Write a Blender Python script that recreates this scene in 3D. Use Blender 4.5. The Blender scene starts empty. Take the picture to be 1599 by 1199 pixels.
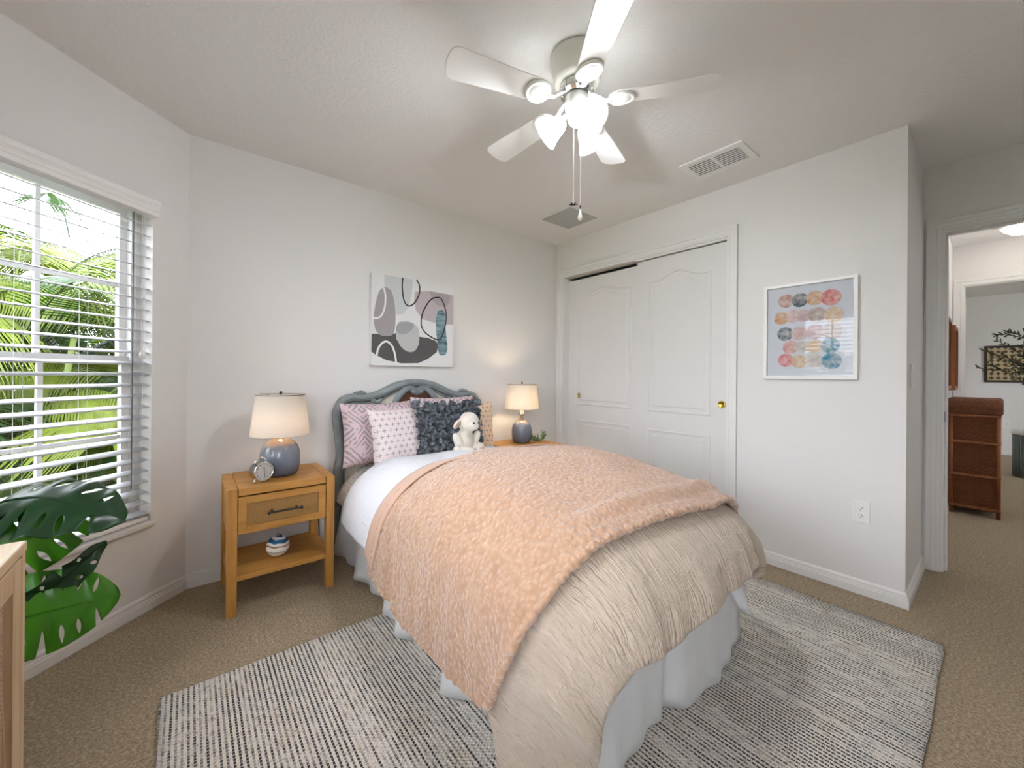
import bpy, bmesh, math, random
from math import sin, cos, pi, radians as R, floor
from mathutils import Vector, Matrix, noise
random.seed(7)
SC = bpy.context.scene
COL = SC.collection

# ------------------------------------------------------------------ camera
YAW, PIT, ROL, CAMH, FPX = R(39.1847), R(0.1054), R(0.4606), 1.16437, 619.01
def camera():
    cy, sy = cos(YAW), sin(YAW); cp, sp = cos(PIT), sin(PIT); cr, sr = cos(ROL), sin(ROL)
    Rm = Matrix(((cy, -sy, 0), (sy, cy, 0), (0, 0, 1)))
    P = Matrix(((1, 0, 0), (0, cp, sp), (0, -sp, cp)))
    Q = Matrix(((cr, 0, sr), (0, 1, 0), (-sr, 0, cr)))
    M = Q @ P @ Rm                                  # rows: right, forward, up
    cd = bpy.data.cameras.new('camera'); co = bpy.data.objects.new('camera', cd); COL.objects.link(co)
    r, f, u = M[0], M[1], M[2]
    m = Matrix(((r.x, u.x, -f.x, 0), (r.y, u.y, -f.y, 0), (r.z, u.z, -f.z, CAMH), (0, 0, 0, 1)))
    co.matrix_world = m
    cd.sensor_width = 36; cd.sensor_fit = 'HORIZONTAL'
    cd.lens = FPX * 36 / 1599; cd.shift_y = -16.36 / 1599; cd.clip_start = .05; cd.clip_end = 300
    SC.camera = co
camera()

# ------------------------------------------------------------------ light and exposure
SKY, SUN, BULB, EXPO = 12.0, 8.0, 590.0, 0.44
w = bpy.data.worlds.new('world'); SC.world = w; w.use_nodes = True
bg = w.node_tree.nodes['Background']; bg.inputs[0].default_value = (.88, .905, 1, 1); bg.inputs[1].default_value = SKY
sd = bpy.data.lights.new('sun', 'SUN'); so = bpy.data.objects.new('sun', sd); COL.objects.link(so)
sd.energy = SUN; sd.angle = R(2); sd.color = (1, .95, .88)
so.rotation_euler = Vector((-.42, .30, -1)).to_track_quat('-Z', 'Y').to_euler()
vs_ = SC.view_settings
SC.display_settings.display_device = 'sRGB'
vs_.view_transform = 'Standard'; vs_.look = 'None'; vs_.exposure = EXPO; vs_.gamma = 1; vs_.use_curve_mapping = False
SC.cycles.max_bounces = 10; SC.cycles.diffuse_bounces = 6; SC.cycles.transparent_max_bounces = 16
SC.cycles.caustics_reflective = False; SC.cycles.caustics_refractive = False; SC.cycles.sample_clamp_indirect = 6

# ------------------------------------------------------------------ mesh builder
class MB:
    def __init__(s): s.v = []; s.f = []; s.m = []; s.uv = []; s.mi = 0; s.hasuv = False
    def vert(s, p): s.v.append((p[0], p[1], p[2])); return len(s.v) - 1
    def face(s, idx, uv=None):
        s.f.append(list(idx)); s.m.append(s.mi); s.uv.append(uv)
        if uv: s.hasuv = True
    def mat(s, i): s.mi = i; return s
    def box(s, x0, x1, y0, y1, z0, z1, M=None):
        c = [(x, y, z) for x in (x0, x1) for y in (y0, y1) for z in (z0, z1)]
        if M: c = [M @ Vector(p) for p in c]
        b = len(s.v); s.v += [tuple(p) for p in c]
        for f in ((0, 1, 3, 2), (4, 6, 7, 5), (0, 4, 5, 1), (2, 3, 7, 6), (0, 2, 6, 4), (1, 5, 7, 3)): s.face([b + i for i in f])
        return s
    def grid(s, nu, nv, fn, cu=False, cv=False, flip=False, uvs=None):
        b = len(s.v)
        for j in range(nv + (0 if cv else 1)):
            for i in range(nu + (0 if cu else 1)): s.v.append(tuple(fn(i / nu, j / nv)))
        W = nu if cu else nu + 1; Hh = nv if cv else nv + 1
        for j in range(nv):
            for i in range(nu):
                q = [b + (j % Hh) * W + i % W, b + (j % Hh) * W + (i + 1) % W, b + ((j + 1) % Hh) * W + (i + 1) % W, b + ((j + 1) % Hh) * W + i % W]
                uv = [(i / nu, j / nv), ((i + 1) / nu, j / nv), ((i + 1) / nu, (j + 1) / nv), (i / nu, (j + 1) / nv)]
                if uvs: uv = [uvs(*a) for a in uv]
                if flip: q = q[::-1]; uv = uv[::-1]
                s.face(q, uv)
        return s
    def lathe(s, prof, n=32, c=(0, 0, 0), M=None):
        b = len(s.v); k = len(prof)
        for r, z in prof:
            for i in range(n):
                a = 2 * pi * i / n; p = Vector((r * cos(a), r * sin(a), z))
                if M: p = M @ p
                s.v.append((p.x + c[0], p.y + c[1], p.z + c[2]))
        for j in range(k - 1):
            for i in range(n): s.face([b + j * n + i, b + j * n + (i + 1) % n, b + (j + 1) * n + (i + 1) % n, b + (j + 1) * n + i])
        if prof[0][0] > 1e-5: s.face([b + i for i in range(n)][::-1])
        if prof[-1][0] > 1e-5: s.face([b + (k - 1) * n + i for i in range(n)])
        return s
    def tube(s, path, r, n=8, closed=False, flat=1.0, up=None):
        path = [Vector(p) for p in path]; N = len(path); b = len(s.v); prev = None
        for i, p in enumerate(path):
            t = (path[(i + 1) % N] - path[i - 1]) if closed else (path[min(i + 1, N - 1)] - path[max(i - 1, 0)])
            t.normalize()
            if up is not None: a = Vector(up)
            elif prev is not None: a = prev
            else: a = Vector((0, 0, 1)) if abs(t.z) < .9 else Vector((1, 0, 0))
            a = a - t * a.dot(t)
            if a.length < 1e-6: a = t.orthogonal()
            a.normalize(); prev = a; c = t.cross(a); rr = r[i] if isinstance(r, (list, tuple)) else r
            for k in range(n):
                th = 2 * pi * k / n; q = p + a * (rr * flat * cos(th)) + c * (rr * sin(th)); s.v.append(tuple(q))
        for i in range(N if closed else N - 1):
            for k in range(n):
                i2 = (i + 1) % N
                s.face([b + i * n + k, b + i * n + (k + 1) % n, b + i2 * n + (k + 1) % n, b + i2 * n + k])
        if not closed:
            s.face([b + k for k in range(n)][::-1]); s.face([b + (N - 1) * n + k for k in range(n)])
        return s
    def ball(s, c, r, n=20, m=12, M=None):
        r = r if isinstance(r, (tuple, list)) else (r, r, r)
        def fn(a, b):
            th = 2 * pi * a; ph = pi * (b - .5); p = Vector((r[0] * cos(th) * cos(ph), r[1] * sin(th) * cos(ph), r[2] * sin(ph)))
            if M: p = M @ p
            return p + Vector(c)
        return s.grid(n, m, fn, cu=True)
    def prism(s, poly, fn0, fn1):
        n = len(poly); b = len(s.v)
        s.v += [tuple(fn0(p)) for p in poly] + [tuple(fn1(p)) for p in poly]
        s.face([b + i for i in range(n)][::-1]); s.face([b + n + i for i in range(n)])
        for i in range(n): s.face([b + i, b + (i + 1) % n, b + n + (i + 1) % n, b + n + i])
        return s
    def build(s, name, mat, parent=None, smooth=False, bevel=0, seg=2, solid=0, sub=0, angle=40):
        me = bpy.data.meshes.new(name); me.from_pydata(s.v, [], s.f)
        mats = mat if isinstance(mat, (list, tuple)) else [mat]
        for m in mats: me.materials.append(m)
        for p, i in zip(me.polygons, s.m): p.material_index = i
        if s.hasuv:
            ul = me.uv_layers.new(name='UVMap')
            for p, uv in zip(me.polygons, s.uv):
                if uv:
                    for li, c in zip(p.loop_indices, uv): ul.data[li].uv = c
        bm = bmesh.new(); bm.from_mesh(me)
        bmesh.ops.remove_doubles(bm, verts=bm.verts, dist=1e-6) if not s.hasuv else None
        bmesh.ops.recalc_face_normals(bm, faces=bm.faces)
        bm.to_mesh(me); bm.free()
        if smooth:
            for p in me.polygons: p.use_smooth = True
        o = bpy.data.objects.new(name, me); COL.objects.link(o)
        if parent: o.parent = parent
        if solid: md = o.modifiers.new('solid', 'SOLIDIFY'); md.thickness = solid; md.offset = -1
        if bevel:
            md = o.modifiers.new('bevel', 'BEVEL'); md.width = bevel; md.segments = seg; md.limit_method = 'ANGLE'; md.angle_limit = R(angle)
        if sub: md = o.modifiers.new('sub', 'SUBSURF'); md.levels = sub; md.render_levels = sub
        return o

def tag(o, label=None, cat=None, group=None, kind=None):
    if label: o['label'] = label
    if cat: o['category'] = cat
    if group: o['group'] = group
    if kind: o['kind'] = kind
    return o
def thing(name, loc, label, cat, rz=0, group=None):
    o = bpy.data.objects.new(name, None); COL.objects.link(o); o.empty_display_size = .1
    o.location = loc; o.rotation_euler = (0, 0, rz)
    return tag(o, label, cat, group)
def struct(o): o['kind'] = 'structure'; return o
def copy_tree(o, parent=None):
    c = o.copy(); COL.objects.link(c)
    if parent: c.parent = parent
    for ch in list(o.children): copy_tree(ch, c)
    return c

# ------------------------------------------------------------------ materials
def hexc(h):
    h = h.lstrip('#'); v = [int(h[i:i + 2], 16) / 255 for i in (0, 2, 4)]
    return tuple(x / 12.92 if x <= .04045 else ((x + .055) / 1.055) ** 2.4 for x in v) + (1,)
class NT:
    def __init__(s, name, col='#808080', rough=.6, **kw):
        s.m = bpy.data.materials.new(name); s.m.use_nodes = True; s.t = s.m.node_tree
        s.b = s.t.nodes['Principled BSDF']; s.out = s.t.nodes['Material Output']
        s.b.inputs['Base Color'].default_value = hexc(col) if isinstance(col, str) else col
        s.b.inputs['Roughness'].default_value = rough
        for k, v in kw.items(): s.b.inputs[k.replace('_', ' ')].default_value = v
        s._c = {}
    def n(s, typ, **kw):
        x = s.t.nodes.new(typ)
        for k, v in kw.items(): setattr(x, k, v)
        return x
    def L(s, a, b): s.t.links.new(a, b)
    def put(s, inp, v):
        if isinstance(v, bpy.types.NodeSocket): s.L(v, inp)
        else: inp.default_value = v
    def co(s, kind='Object'):
        if 'tc' not in s._c: s._c['tc'] = s.n('ShaderNodeTexCoord')
        return s._c['tc'].outputs[kind]
    def xyz(s, v):
        x = s.n('ShaderNodeSeparateXYZ'); s.L(v, x.inputs[0]); return x.outputs
    def vec(s, x, y, z):
        c = s.n('ShaderNodeCombineXYZ')
        for i, q in enumerate((x, y, z)): s.put(c.inputs[i], q)
        return c.outputs[0]
    def map(s, v, sc=(1, 1, 1), rot=(0, 0, 0), loc=(0, 0, 0)):
        m = s.n('ShaderNodeMapping'); s.L(v, m.inputs[0]); m.inputs['Scale'].default_value = sc; m.inputs['Rotation'].default_value = rot; m.inputs['Location'].default_value = loc
        return m.outputs[0]
    def math(s, op, a, b=0.0, c=0.0):
        x = s.n('ShaderNodeMath', operation=op)
        for i, q in enumerate((a, b, c)): s.put(x.inputs[i], q)
        return x.outputs[0]
    def noise(s, v, scale=5, detail=2, rough=.5, dist=0):
        x = s.n('ShaderNodeTexNoise'); s.L(v, x.inputs['Vector'])
        x.inputs['Scale'].default_value = scale; x.inputs['Detail'].default_value = detail; x.inputs['Roughness'].default_value = rough; x.inputs['Distortion'].default_value = dist
        return x.outputs[0]
    def voro(s, v, scale=5, feature='F1', out=0):
        x = s.n('ShaderNodeTexVoronoi', feature=feature); s.L(v, x.inputs['Vector']); x.inputs['Scale'].default_value = scale
        return x.outputs[out]
    def white(s, v):
        x = s.n('ShaderNodeTexWhiteNoise', noise_dimensions='3D'); s.L(v, x.inputs['Vector']); return x.outputs['Value']
    def ramp(s, f, stops, interp='LINEAR'):
        x = s.n('ShaderNodeValToRGB'); s.put(x.inputs[0], f); cr = x.color_ramp; cr.interpolation = interp
        while len(cr.elements) < len(stops): cr.elements.new(.5)
        for e, (p, c) in zip(cr.elements, stops): e.position = p; e.color = hexc(c) if isinstance(c, str) else c
        return x.outputs[0]
    def mix(s, f, a, b, mode='MIX'):
        x = s.n('ShaderNodeMix', data_type='RGBA', blend_type=mode)
        s.put(x.inputs[0], f); s.put(x.inputs[6], hexc(a) if isinstance(a, str) else a); s.put(x.inputs[7], hexc(b) if isinstance(b, str) else b)
        return x.outputs[2]
    def color(s, v): s.put(s.b.inputs['Base Color'], v); return s
    def bump(s, h, strength=.3, dist=.01):
        x = s.n('ShaderNodeBump'); s.L(h, x.inputs['Height']); x.inputs['Strength'].default_value = strength; x.inputs['Distance'].default_value = dist
        if 'bump' in s._c: s.L(s._c['bump'], x.inputs['Normal'])
        s._c['bump'] = x.outputs[0]; s.L(x.outputs[0], s.b.inputs['Normal']); return s
    def trans(s, fac, col):
        tr = s.n('ShaderNodeBsdfTranslucent'); s.put(tr.inputs[0], hexc(col) if isinstance(col, str) else col)
        mx = s.n('ShaderNodeMixShader'); mx.inputs[0].default_value = fac
        s.L(s.b.outputs[0], mx.inputs[1]); s.L(tr.outputs[0], mx.inputs[2]); s.L(mx.outputs[0], s.out.inputs[0]); return s
def plain(name, col, rough=.5, **kw): return NT(name, col, rough, **kw).m
def emit(name, col, st):
    n = NT(name, '#ffffff', .4); n.b.inputs['Emission Color'].default_value = hexc(col); n.b.inputs['Emission Strength'].default_value = st; return n.m

M = {}
q = NT('wall_paint', '#e2e0dd', .65); q.bump(q.noise(q.co(), 90, 4, .6), .12, .004); M['wall'] = q.m
q = NT('ceiling_paint', '#ecebe9', .8)
h1 = q.ramp(q.noise(q.co(), 55, 5, .65, .4), [(.42, (0, 0, 0, 1)), (.62, (1, 1, 1, 1))]); q.bump(h1, .27, .005); M['ceil'] = q.m
M['trim'] = plain('trim_paint', '#e3e2df', .35)
q = NT('closet_door_paint', '#dcdbd8', .4); q.bump(q.noise(q.map(q.co(), (60, 60, 5)), 8, 3), .06, .002); M['door'] = q.m
q = NT('carpet', '#8a7559', .95)
nz = q.noise(q.co(), 95, 5, .8); nb = q.noise(q.co(), 5, 3, .6)
cc = q.ramp(nz, [(.30, '#5f5040'), (.5, '#9f8d72'), (.70, '#d2c4ab')]); cc = q.mix(q.math('MULTIPLY', nb, .35), cc, '#ab9b82'); q.color(cc)
q.bump(q.voro(q.co(), 130), .6, .008).bump(nb, .25, .03); M['carpet'] = q.m
# rug: ivory wool with dashed dark weft lines running along the short side
q = NT('rug_weave', '#cfc9bd', .95); X = q.xyz(q.co())
row = q.math('FLOOR', q.math('MULTIPLY', X[0], 66.0)); frx = q.math('FRACT', q.math('MULTIPLY', X[0], 66.0))
rowr = q.white(q.vec(row, 0.0, 0.0))
dash = q.noise(q.vec(q.math('MULTIPLY', row, 3.7), q.math('MULTIPLY', X[1], 16.0), 0.0), 1.6, 3, .65)
wide = q.noise(q.vec(q.math('MULTIPLY', X[0], 4.5), q.math('MULTIPLY', X[1], 1.6), 3.0), 1.4, 4, .6)
thr = q.math('ADD', q.math('MULTIPLY', rowr, .22), q.math('ADD', q.math('MULTIPLY', dash, .75), q.math('MULTIPLY', wide, .62)))
line = q.math('LESS_THAN', q.math('ABSOLUTE', q.math('SUBTRACT', frx, .5)), .215)
stit = q.math('GREATER_THAN', q.math('FRACT', q.math('ADD', q.math('MULTIPLY', X[1], 78.0), q.math('MULTIPLY', rowr, 7.0))), .17)
dk = q.math('MULTIPLY', q.math('MULTIPLY', line, stit), q.ramp(thr, [(.57, (.04, .04, .04, 1)), (.83, (.97, .97, .97, 1))]))
basec = q.ramp(q.noise(q.co(), 7, 4, .6), [(.3, '#d9d0bf'), (.5, '#e6e0d5'), (.7, '#cfccc4')])
q.color(q.mix(q.math('MAXIMUM', dk, q.math('MULTIPLY', q.math('GREATER_THAN', q.noise(q.map(q.co(), (200, 60, 1)), 1.0, 2), .60), .35)), basec, '#23272e'))
hb = q.math('MULTIPLY', q.math('SINE', q.math('MULTIPLY', X[0], 66 * 2 * pi)), q.math('SINE', q.math('MULTIPLY', X[1], 75 * 2 * pi)))
q.bump(hb, .5, .004); M['rug'] = q.m
def wood(name, a, b, c, rough=.45, axis=0, sc=1.0):
    q = NT(name, a, rough); s_ = [14, 14, 14]; s_[axis] = 1.2
    g = q.noise(q.map(q.co(), tuple(x * sc for x in s_)), 3.2, 5, .6, .6)
    q.color(q.ramp(g, [(.3, a), (.5, b), (.72, c)])); q.bump(g, .08, .002); return q.m
M['oak_x'] = wood('oak_wood_grain_across', '#a5702f', '#b9853f', '#c4914b', axis=0)
M['oak_z'] = wood('oak_wood_grain_upright', '#a5702f', '#b9853f', '#c4914b', axis=2)
M['pale_y'] = wood('pale_oak_wood_across', '#c6aa86', '#d3ba98', '#dbc6a8', axis=1)
M['pale_z'] = wood('pale_oak_wood_upright', '#bfa17d', '#cbb08d', '#d5bd9d', axis=2)
def weave(name, a, b, sx, sy, sz, bump=.6, dist=.004):
    q = NT(name, a, .7); X = q.xyz(q.co())
    u = q.math('SINE', q.math('MULTIPLY', q.math('ADD', X[0], X[1]), sx)); v = q.math('SINE', q.math('MULTIPLY', X[2], sz))
    h = q.math('ADD', q.math('MULTIPLY', q.math('MULTIPLY', u, v), .5), .5)
    nn = q.noise(q.map(q.co(), (40, 40, 12)), 2.5, 3)
    q.color(q.mix(q.math('ADD', q.math('MULTIPLY', h, .6), q.math('MULTIPLY', nn, .4)), b, a)); q.bump(h, bump, dist); return q.m
M['rattan'] = weave('rattan_weave', '#bd9152', '#6b4a22', 700, 700, 900, .5, .002)
M['cane'] = weave('pale_cane_weave', '#cbb196', '#9c8066', 520, 520, 620, .6, .003)
M['wicker'] = weave('brown_wicker_weave', '#8d5127', '#45220d', 210, 210, 520, .9, .01)
M['wickrim'] = wood('brown_wicker_rim', '#75401d', '#864d24', '#965b2d', axis=2)
M['black'] = plain('black_metal', '#161514', .4)
M['chrome'] = plain('chrome_metal', '#d9d9d6', .12, Metallic=1.0)
M['brass'] = plain('brass_metal', '#cdb04f', .2, Metallic=1.0)
M['white'] = plain('white_enamel', '#efeeeb', .35)
M['canopy'] = plain('fan_canopy_enamel', '#dcd9d0', .3)
M['plastic'] = plain('white_plastic', '#e9e8e4', .4)
M['dark'] = plain('duct_shade_black', '#151515', .9)
# window glass: clear pane with a little mirror reflection
q = NT('window_glass', '#ffffff', .02)
fr = q.n('ShaderNodeFresnel'); fr.inputs[0].default_value = 1.4
tp = q.n('ShaderNodeBsdfTransparent'); gl = q.n('ShaderNodeBsdfGlossy'); gl.inputs['Roughness'].default_value = .01
mx = q.n('ShaderNodeMixShader'); q.L(fr.outputs[0], mx.inputs[0]); q.L(tp.outputs[0], mx.inputs[1]); q.L(gl.outputs[0], mx.inputs[2]); q.L(mx.outputs[0], q.out.inputs[0]); M['glass'] = q.m
# lamp shade fabric
def fabric(name, col, tcol, fac, sx=900):
    q = NT(name, col, .9); X = q.xyz(q.co('Object')); 
    nn = q.noise(q.map(q.co(), (30, 30, 260)), 2.0, 3); q.color(q.mix(q.math('MULTIPLY', nn, .5), col, '#d9cdbd')); q.bump(nn, .2, .001)
    q.trans(fac, tcol); return q.m
M['shade'] = fabric('linen_lampshade', '#e9e4dd', '#f6efe4', .45)
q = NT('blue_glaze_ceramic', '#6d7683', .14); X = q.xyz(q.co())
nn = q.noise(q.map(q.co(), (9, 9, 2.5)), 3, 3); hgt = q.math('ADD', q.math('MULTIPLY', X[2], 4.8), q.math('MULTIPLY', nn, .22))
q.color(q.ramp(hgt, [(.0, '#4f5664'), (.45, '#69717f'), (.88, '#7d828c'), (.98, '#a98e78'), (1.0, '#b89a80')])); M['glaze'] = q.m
# headboard
q = NT('grey_blue_chalk_paint', '#7e8788', .45); q.color(q.ramp(q.noise(q.co(), 9, 4), [(.3, '#737d7f'), (.7, '#8a9394')])); M['hb'] = q.m
M['hbgroove'] = plain('dark_groove_line', '#4b4644', .6)  # one dark tone drawn along the frame's groove lines
M['hbpanel'] = plain('cream_panel_paint', '#d9d5c4', .5)
q = NT('brown_carved_inlay', '#5b3322', .5); q.bump(q.voro(q.co(), 90), .8, .004); M['hbinlay'] = q.m
# bedding
def cloth(name, col, rough=.9, sc=600, st=.15):
    q = NT(name, col, rough, Sheen_Weight=.25); q.bump(q.noise(q.co(), sc, 2), st, .002); return q
q = cloth('white_cotton', '#d9dbdf'); q.bump(q.noise(q.co(), 9, 5, .6, .8), .5, .03); M['cotton'] = q.m
q = cloth('grey_skirt_cotton', '#d3d5d5'); q.bump(q.noise(q.map(q.co(), (14, 14, 3)), 2, 3), .2, .02); M['skirt'] = q.m
q = NT('floral_sheet', '#e7e2dc', .9); vz = q.voro(q.co(), 26); q.color(q.ramp(vz, [(.18, '#cfa79c'), (.3, '#e9e4de'), (.62, '#e9e5df'), (.7, '#b8bcae'), (.8, '#ebe7e1')])); M['sheet'] = q.m
q = NT('tan_crinkle_gauze', '#cdbba6', .95, Sheen_Weight=.3); U = q.xyz(q.co('UV'))
d1 = q.noise(q.co('UV'), 9, 3, .6)
l1 = q.noise(q.vec(q.math('ADD', q.math('MULTIPLY', U[0], 95.0), q.math('MULTIPLY', d1, 3.0)), q.math('MULTIPLY', U[1], 9.0), 0.0), 1.0, 3, .6)
l2 = q.noise(q.vec(q.math('MULTIPLY', U[0], 9.0), q.math('ADD', q.math('MULTIPLY', U[1], 85.0), q.math('MULTIPLY', d1, 3.0)), 2.0), 1.0, 3, .6)
q.color(q.mix(q.math('MULTIPLY', l1, .6), '#c3b09b', '#d6c7b3')); q.bump(l1, 1.0, .024).bump(l2, .4, .012); M['gauze'] = q.m
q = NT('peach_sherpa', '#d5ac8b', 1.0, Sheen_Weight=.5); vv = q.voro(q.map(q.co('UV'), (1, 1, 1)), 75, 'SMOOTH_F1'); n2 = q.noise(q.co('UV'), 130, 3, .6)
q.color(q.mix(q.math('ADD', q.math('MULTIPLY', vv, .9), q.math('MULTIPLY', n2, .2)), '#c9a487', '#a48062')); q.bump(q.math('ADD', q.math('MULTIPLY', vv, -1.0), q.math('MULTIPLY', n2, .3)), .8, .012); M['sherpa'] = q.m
q = cloth('peach_smooth_lining', '#c5a28a'); M['lining'] = q.m
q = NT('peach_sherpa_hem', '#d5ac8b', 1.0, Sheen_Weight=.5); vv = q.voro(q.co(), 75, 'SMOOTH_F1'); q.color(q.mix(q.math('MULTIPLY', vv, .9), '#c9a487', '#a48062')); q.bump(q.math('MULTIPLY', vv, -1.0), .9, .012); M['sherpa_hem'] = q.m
# cushions
q = NT('pink_geometric_print', '#d6bfc2', .9); U = q.xyz(q.co('UV'))
a = q.math('PINGPONG', q.math('MULTIPLY', U[0], 2.2), .5); b = q.math('PINGPONG', q.math('MULTIPLY', U[1], 1.7), .5)
dd = q.math('ADD', a, b); st = q.math('GREATER_THAN', q.math('FRACT', q.math('ADD', q.math('MULTIPLY', dd, 7.0), q.math('MULTIPLY', q.noise(q.co('UV'), 7, 2), 1.1))), .56)
msk = q.math('GREATER_THAN', q.noise(q.co('UV'), 6, 3), .44)
col = q.mix(q.noise(q.co('UV'), 3, 2), '#dcbfc1', '#d3c3c6'); q.color(q.mix(q.math('MULTIPLY', q.math('MULTIPLY', st, msk), .75), col, '#8b8a92')); M['pinkgeo'] = q.m
def crossmat(name, bgc, fg):
    q = NT(name, bgc, .9); U = q.xyz(q.co('UV')); n_ = 10.5
    vy = q.math('MULTIPLY', U[1], n_); row = q.math('FLOOR', vy); ux = q.math('ADD', q.math('MULTIPLY', U[0], n_), q.math('MULTIPLY', row, .5))
    fx = q.math('ABSOLUTE', q.math('SUBTRACT', q.math('FRACT', ux), .5)); fy = q.math('ABSOLUTE', q.math('SUBTRACT', q.math('FRACT', vy), .5))
    h = q.math('MULTIPLY', q.math('LESS_THAN', fx, .33), q.math('LESS_THAN', fy, .05)); v = q.math('MULTIPLY', q.math('LESS_THAN', fx, .05), q.math('LESS_THAN', fy, .36))
    q.color(q.mix(q.math('MULTIPLY', q.math('MAXIMUM', h, v), .8), bgc, fg)); q.bump(q.noise(q.co('UV'), 160, 2), .15, .002); return q.m
M['cross'] = crossmat('pink_cross_print', '#e3d6d4', '#6f6570')
M['cross2'] = crossmat('peach_cross_print', '#e3c6ab', '#8b6c63')
q = NT('slate_felt', '#4f565f', .85, Sheen_Weight=.2); q.color(q.ramp(q.noise(q.co(), 45, 3), [(.3, '#3a3f45'), (.5, '#596067'), (.72, '#929aa1')])); M['slate'] = q.m  # palest noise tone paints in the petals' highlights
q = NT('cream_plush', '#d8d0c2', 1, Sheen_Weight=.6); q.bump(q.noise(q.co(), 220, 3, .7), .6, .004); M['plush'] = q.m
M['tanplush'] = NT('tan_plush', '#b08f7a', 1, Sheen_Weight=.4).m
# plants
def leafm(name, a, b, tr=.25, rough=.35):
    q = NT(name, a, rough); q.color(q.mix(q.noise(q.co(), 14, 3), a, b)); q.trans(tr, b); q.b.inputs['Specular IOR Level'].default_value = .2 if 'palm' in name else .5; return q.m
M['mon_dark'] = leafm('deep_green_leaf', '#0f2e17', '#1d4a22', .12, .3)
M['mon_lite'] = leafm('bright_green_leaf', '#367614', '#529c1c', .3, .35)
M['stemg'] = plain('green_stem', '#2c4a1c', .5)
M['palm'] = leafm('palm_leaf', '#1c2b04', '#5d6c0d', .35, .5)  # yellower green holds the sunlit tone of the upper fronds
M['palmd'] = leafm('shaded_palm_leaf', '#071a04', '#1d3a08', .3, .5)  # darker copy: shade of the lower foliage put into the leaf colour
M['trunk'] = plain('palm_cane', '#6b7a3c', .7)
M['succ'] = leafm('sage_leaf', '#4f6a4a', '#7f9a72', .2, .6)
M['olive'] = leafm('dark_olive_leaf', '#23301f', '#3a4a30', .1, .6)
M['bark'] = plain('brown_bark', '#4d3a2b', .9)
M['soil'] = plain('dark_soil', '#2b2019', 1)

# ------------------------------------------------------------------ room shell
H = 2.44
XC_, YB, YE, XD, ANG = 2.8064, 2.7536, .292, 3.495, R(46.37)
BD = Vector((-sin(ANG), -cos(ANG), 0)); BN = Vector((cos(ANG), -sin(ANG), 0)); BP = Vector((-.007, YB, 0))
S_END = 1.05; PW = BP + BD * S_END                     # corner between angled wall and the wall behind the dresser
XL_, YR = PW.x, -.625
PQ = Vector((PW.x, .10, 0)); PE = Vector((-.007, YR, 0)); BD2 = (PQ - PE).normalized(); BN2 = Vector((-BD2.y, BD2.x, 0)); BN2 = BN2 if BN2.x > 0 else -BN2
def bay(s, off=0, z=0): return BP + BD * s + BN * off + Vector((0, 0, z))
def wall(name, p0, p1, openings=(), t=.12, h=H, mat='wall', ext=(0, 0)):
    """p0->p1 with the room on the left... outward is to the right of travel; openings: (a0, a1, z0, z1)"""
    p0, p1 = Vector((p0[0], p0[1], 0)), Vector((p1[0], p1[1], 0)); d = (p1 - p0); Ln = d.length; d.normalize(); n = Vector((d.y, -d.x, 0))
    Mt = Matrix(((d.x, n.x, 0, p0.x), (d.y, n.y, 0, p0.y), (0, 0, 1, 0), (0, 0, 0, 1)))
    mb = MB(); a = -ext[0]
    for (o0, o1, z0, z1) in sorted(openings):
        mb.box(a, o0, 0, t, 0, h, Mt)
        if z0 > 0: mb.box(o0, o1, 0, t, 0, z0, Mt)
        if z1 < h: mb.box(o0, o1, 0, t, z1, h, Mt)
        a = o1
    mb.box(a, Ln + ext[1], 0, t, 0, h, Mt)
    return struct(mb.build(name, M[mat]))
WZ0, WZ1, WS0, WS1 = .432, 1.99, .185, .925
CY0, CY1 = .34, 1.73                                  # window behind the dresser
# travel so that the outside is on the right hand: counter-clockwise room
wall('wall_back', (XC_, YB), (-.007, YB), ext=(.12, 0))
wall('wall_bay', (BP.x, BP.y), (PW.x, PW.y), [(WS0, WS1, WZ0, WZ1)], ext=(.05, .05))
wall('wall_left', (XL_, PW.y), (XL_, PQ.y), [(PW.y - CY1, PW.y - CY0, WZ0, WZ1)], ext=(.05, .05))
LB2 = (PQ - PE).length
wall('wall_bay_rear', (PQ.x, PQ.y), (PE.x, PE.y), [(LB2 - WS1 - .02, LB2 - WS0 - .02, WZ0, WZ1)], ext=(.05, .05))  # opening for the unseen window added for daylight
wall('wall_rear', (PE.x, YR), (XD, YR), ext=(.0, .12))
DY0, DY1, DZ = -.53, .215, 2.045
wall('wall_door_side', (XD, YR), (XD, YE + .25), [(DY0 - YR, DY1 - YR, 0, DZ)], ext=(1.4, 0))
wall('wall_return', (XD, YE), (XC_ + .10, YE), t=.10)
CLY0, CLY1, CLZ = 1.155, 2.655, 2.10
wall('wall_closet', (XC_, YE), (XC_, YB), [(CLY0 - YE, CLY1 - YE, 0, CLZ)], t=.10)
# closet interior
mb = MB(); mb.box(XC_ + .10, XC_ + .65, CLY0 - .15, CLY0 - .12, 0, H); mb.box(XC_ + .62, XC_ + .65, CLY0 - .12, YB + .12, 0, H); mb.box(XC_ + .12, XC_ + .62, YB, YB + .03, 0, H); struct(mb.build('wall_closet_inside', M['wall']))
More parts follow.
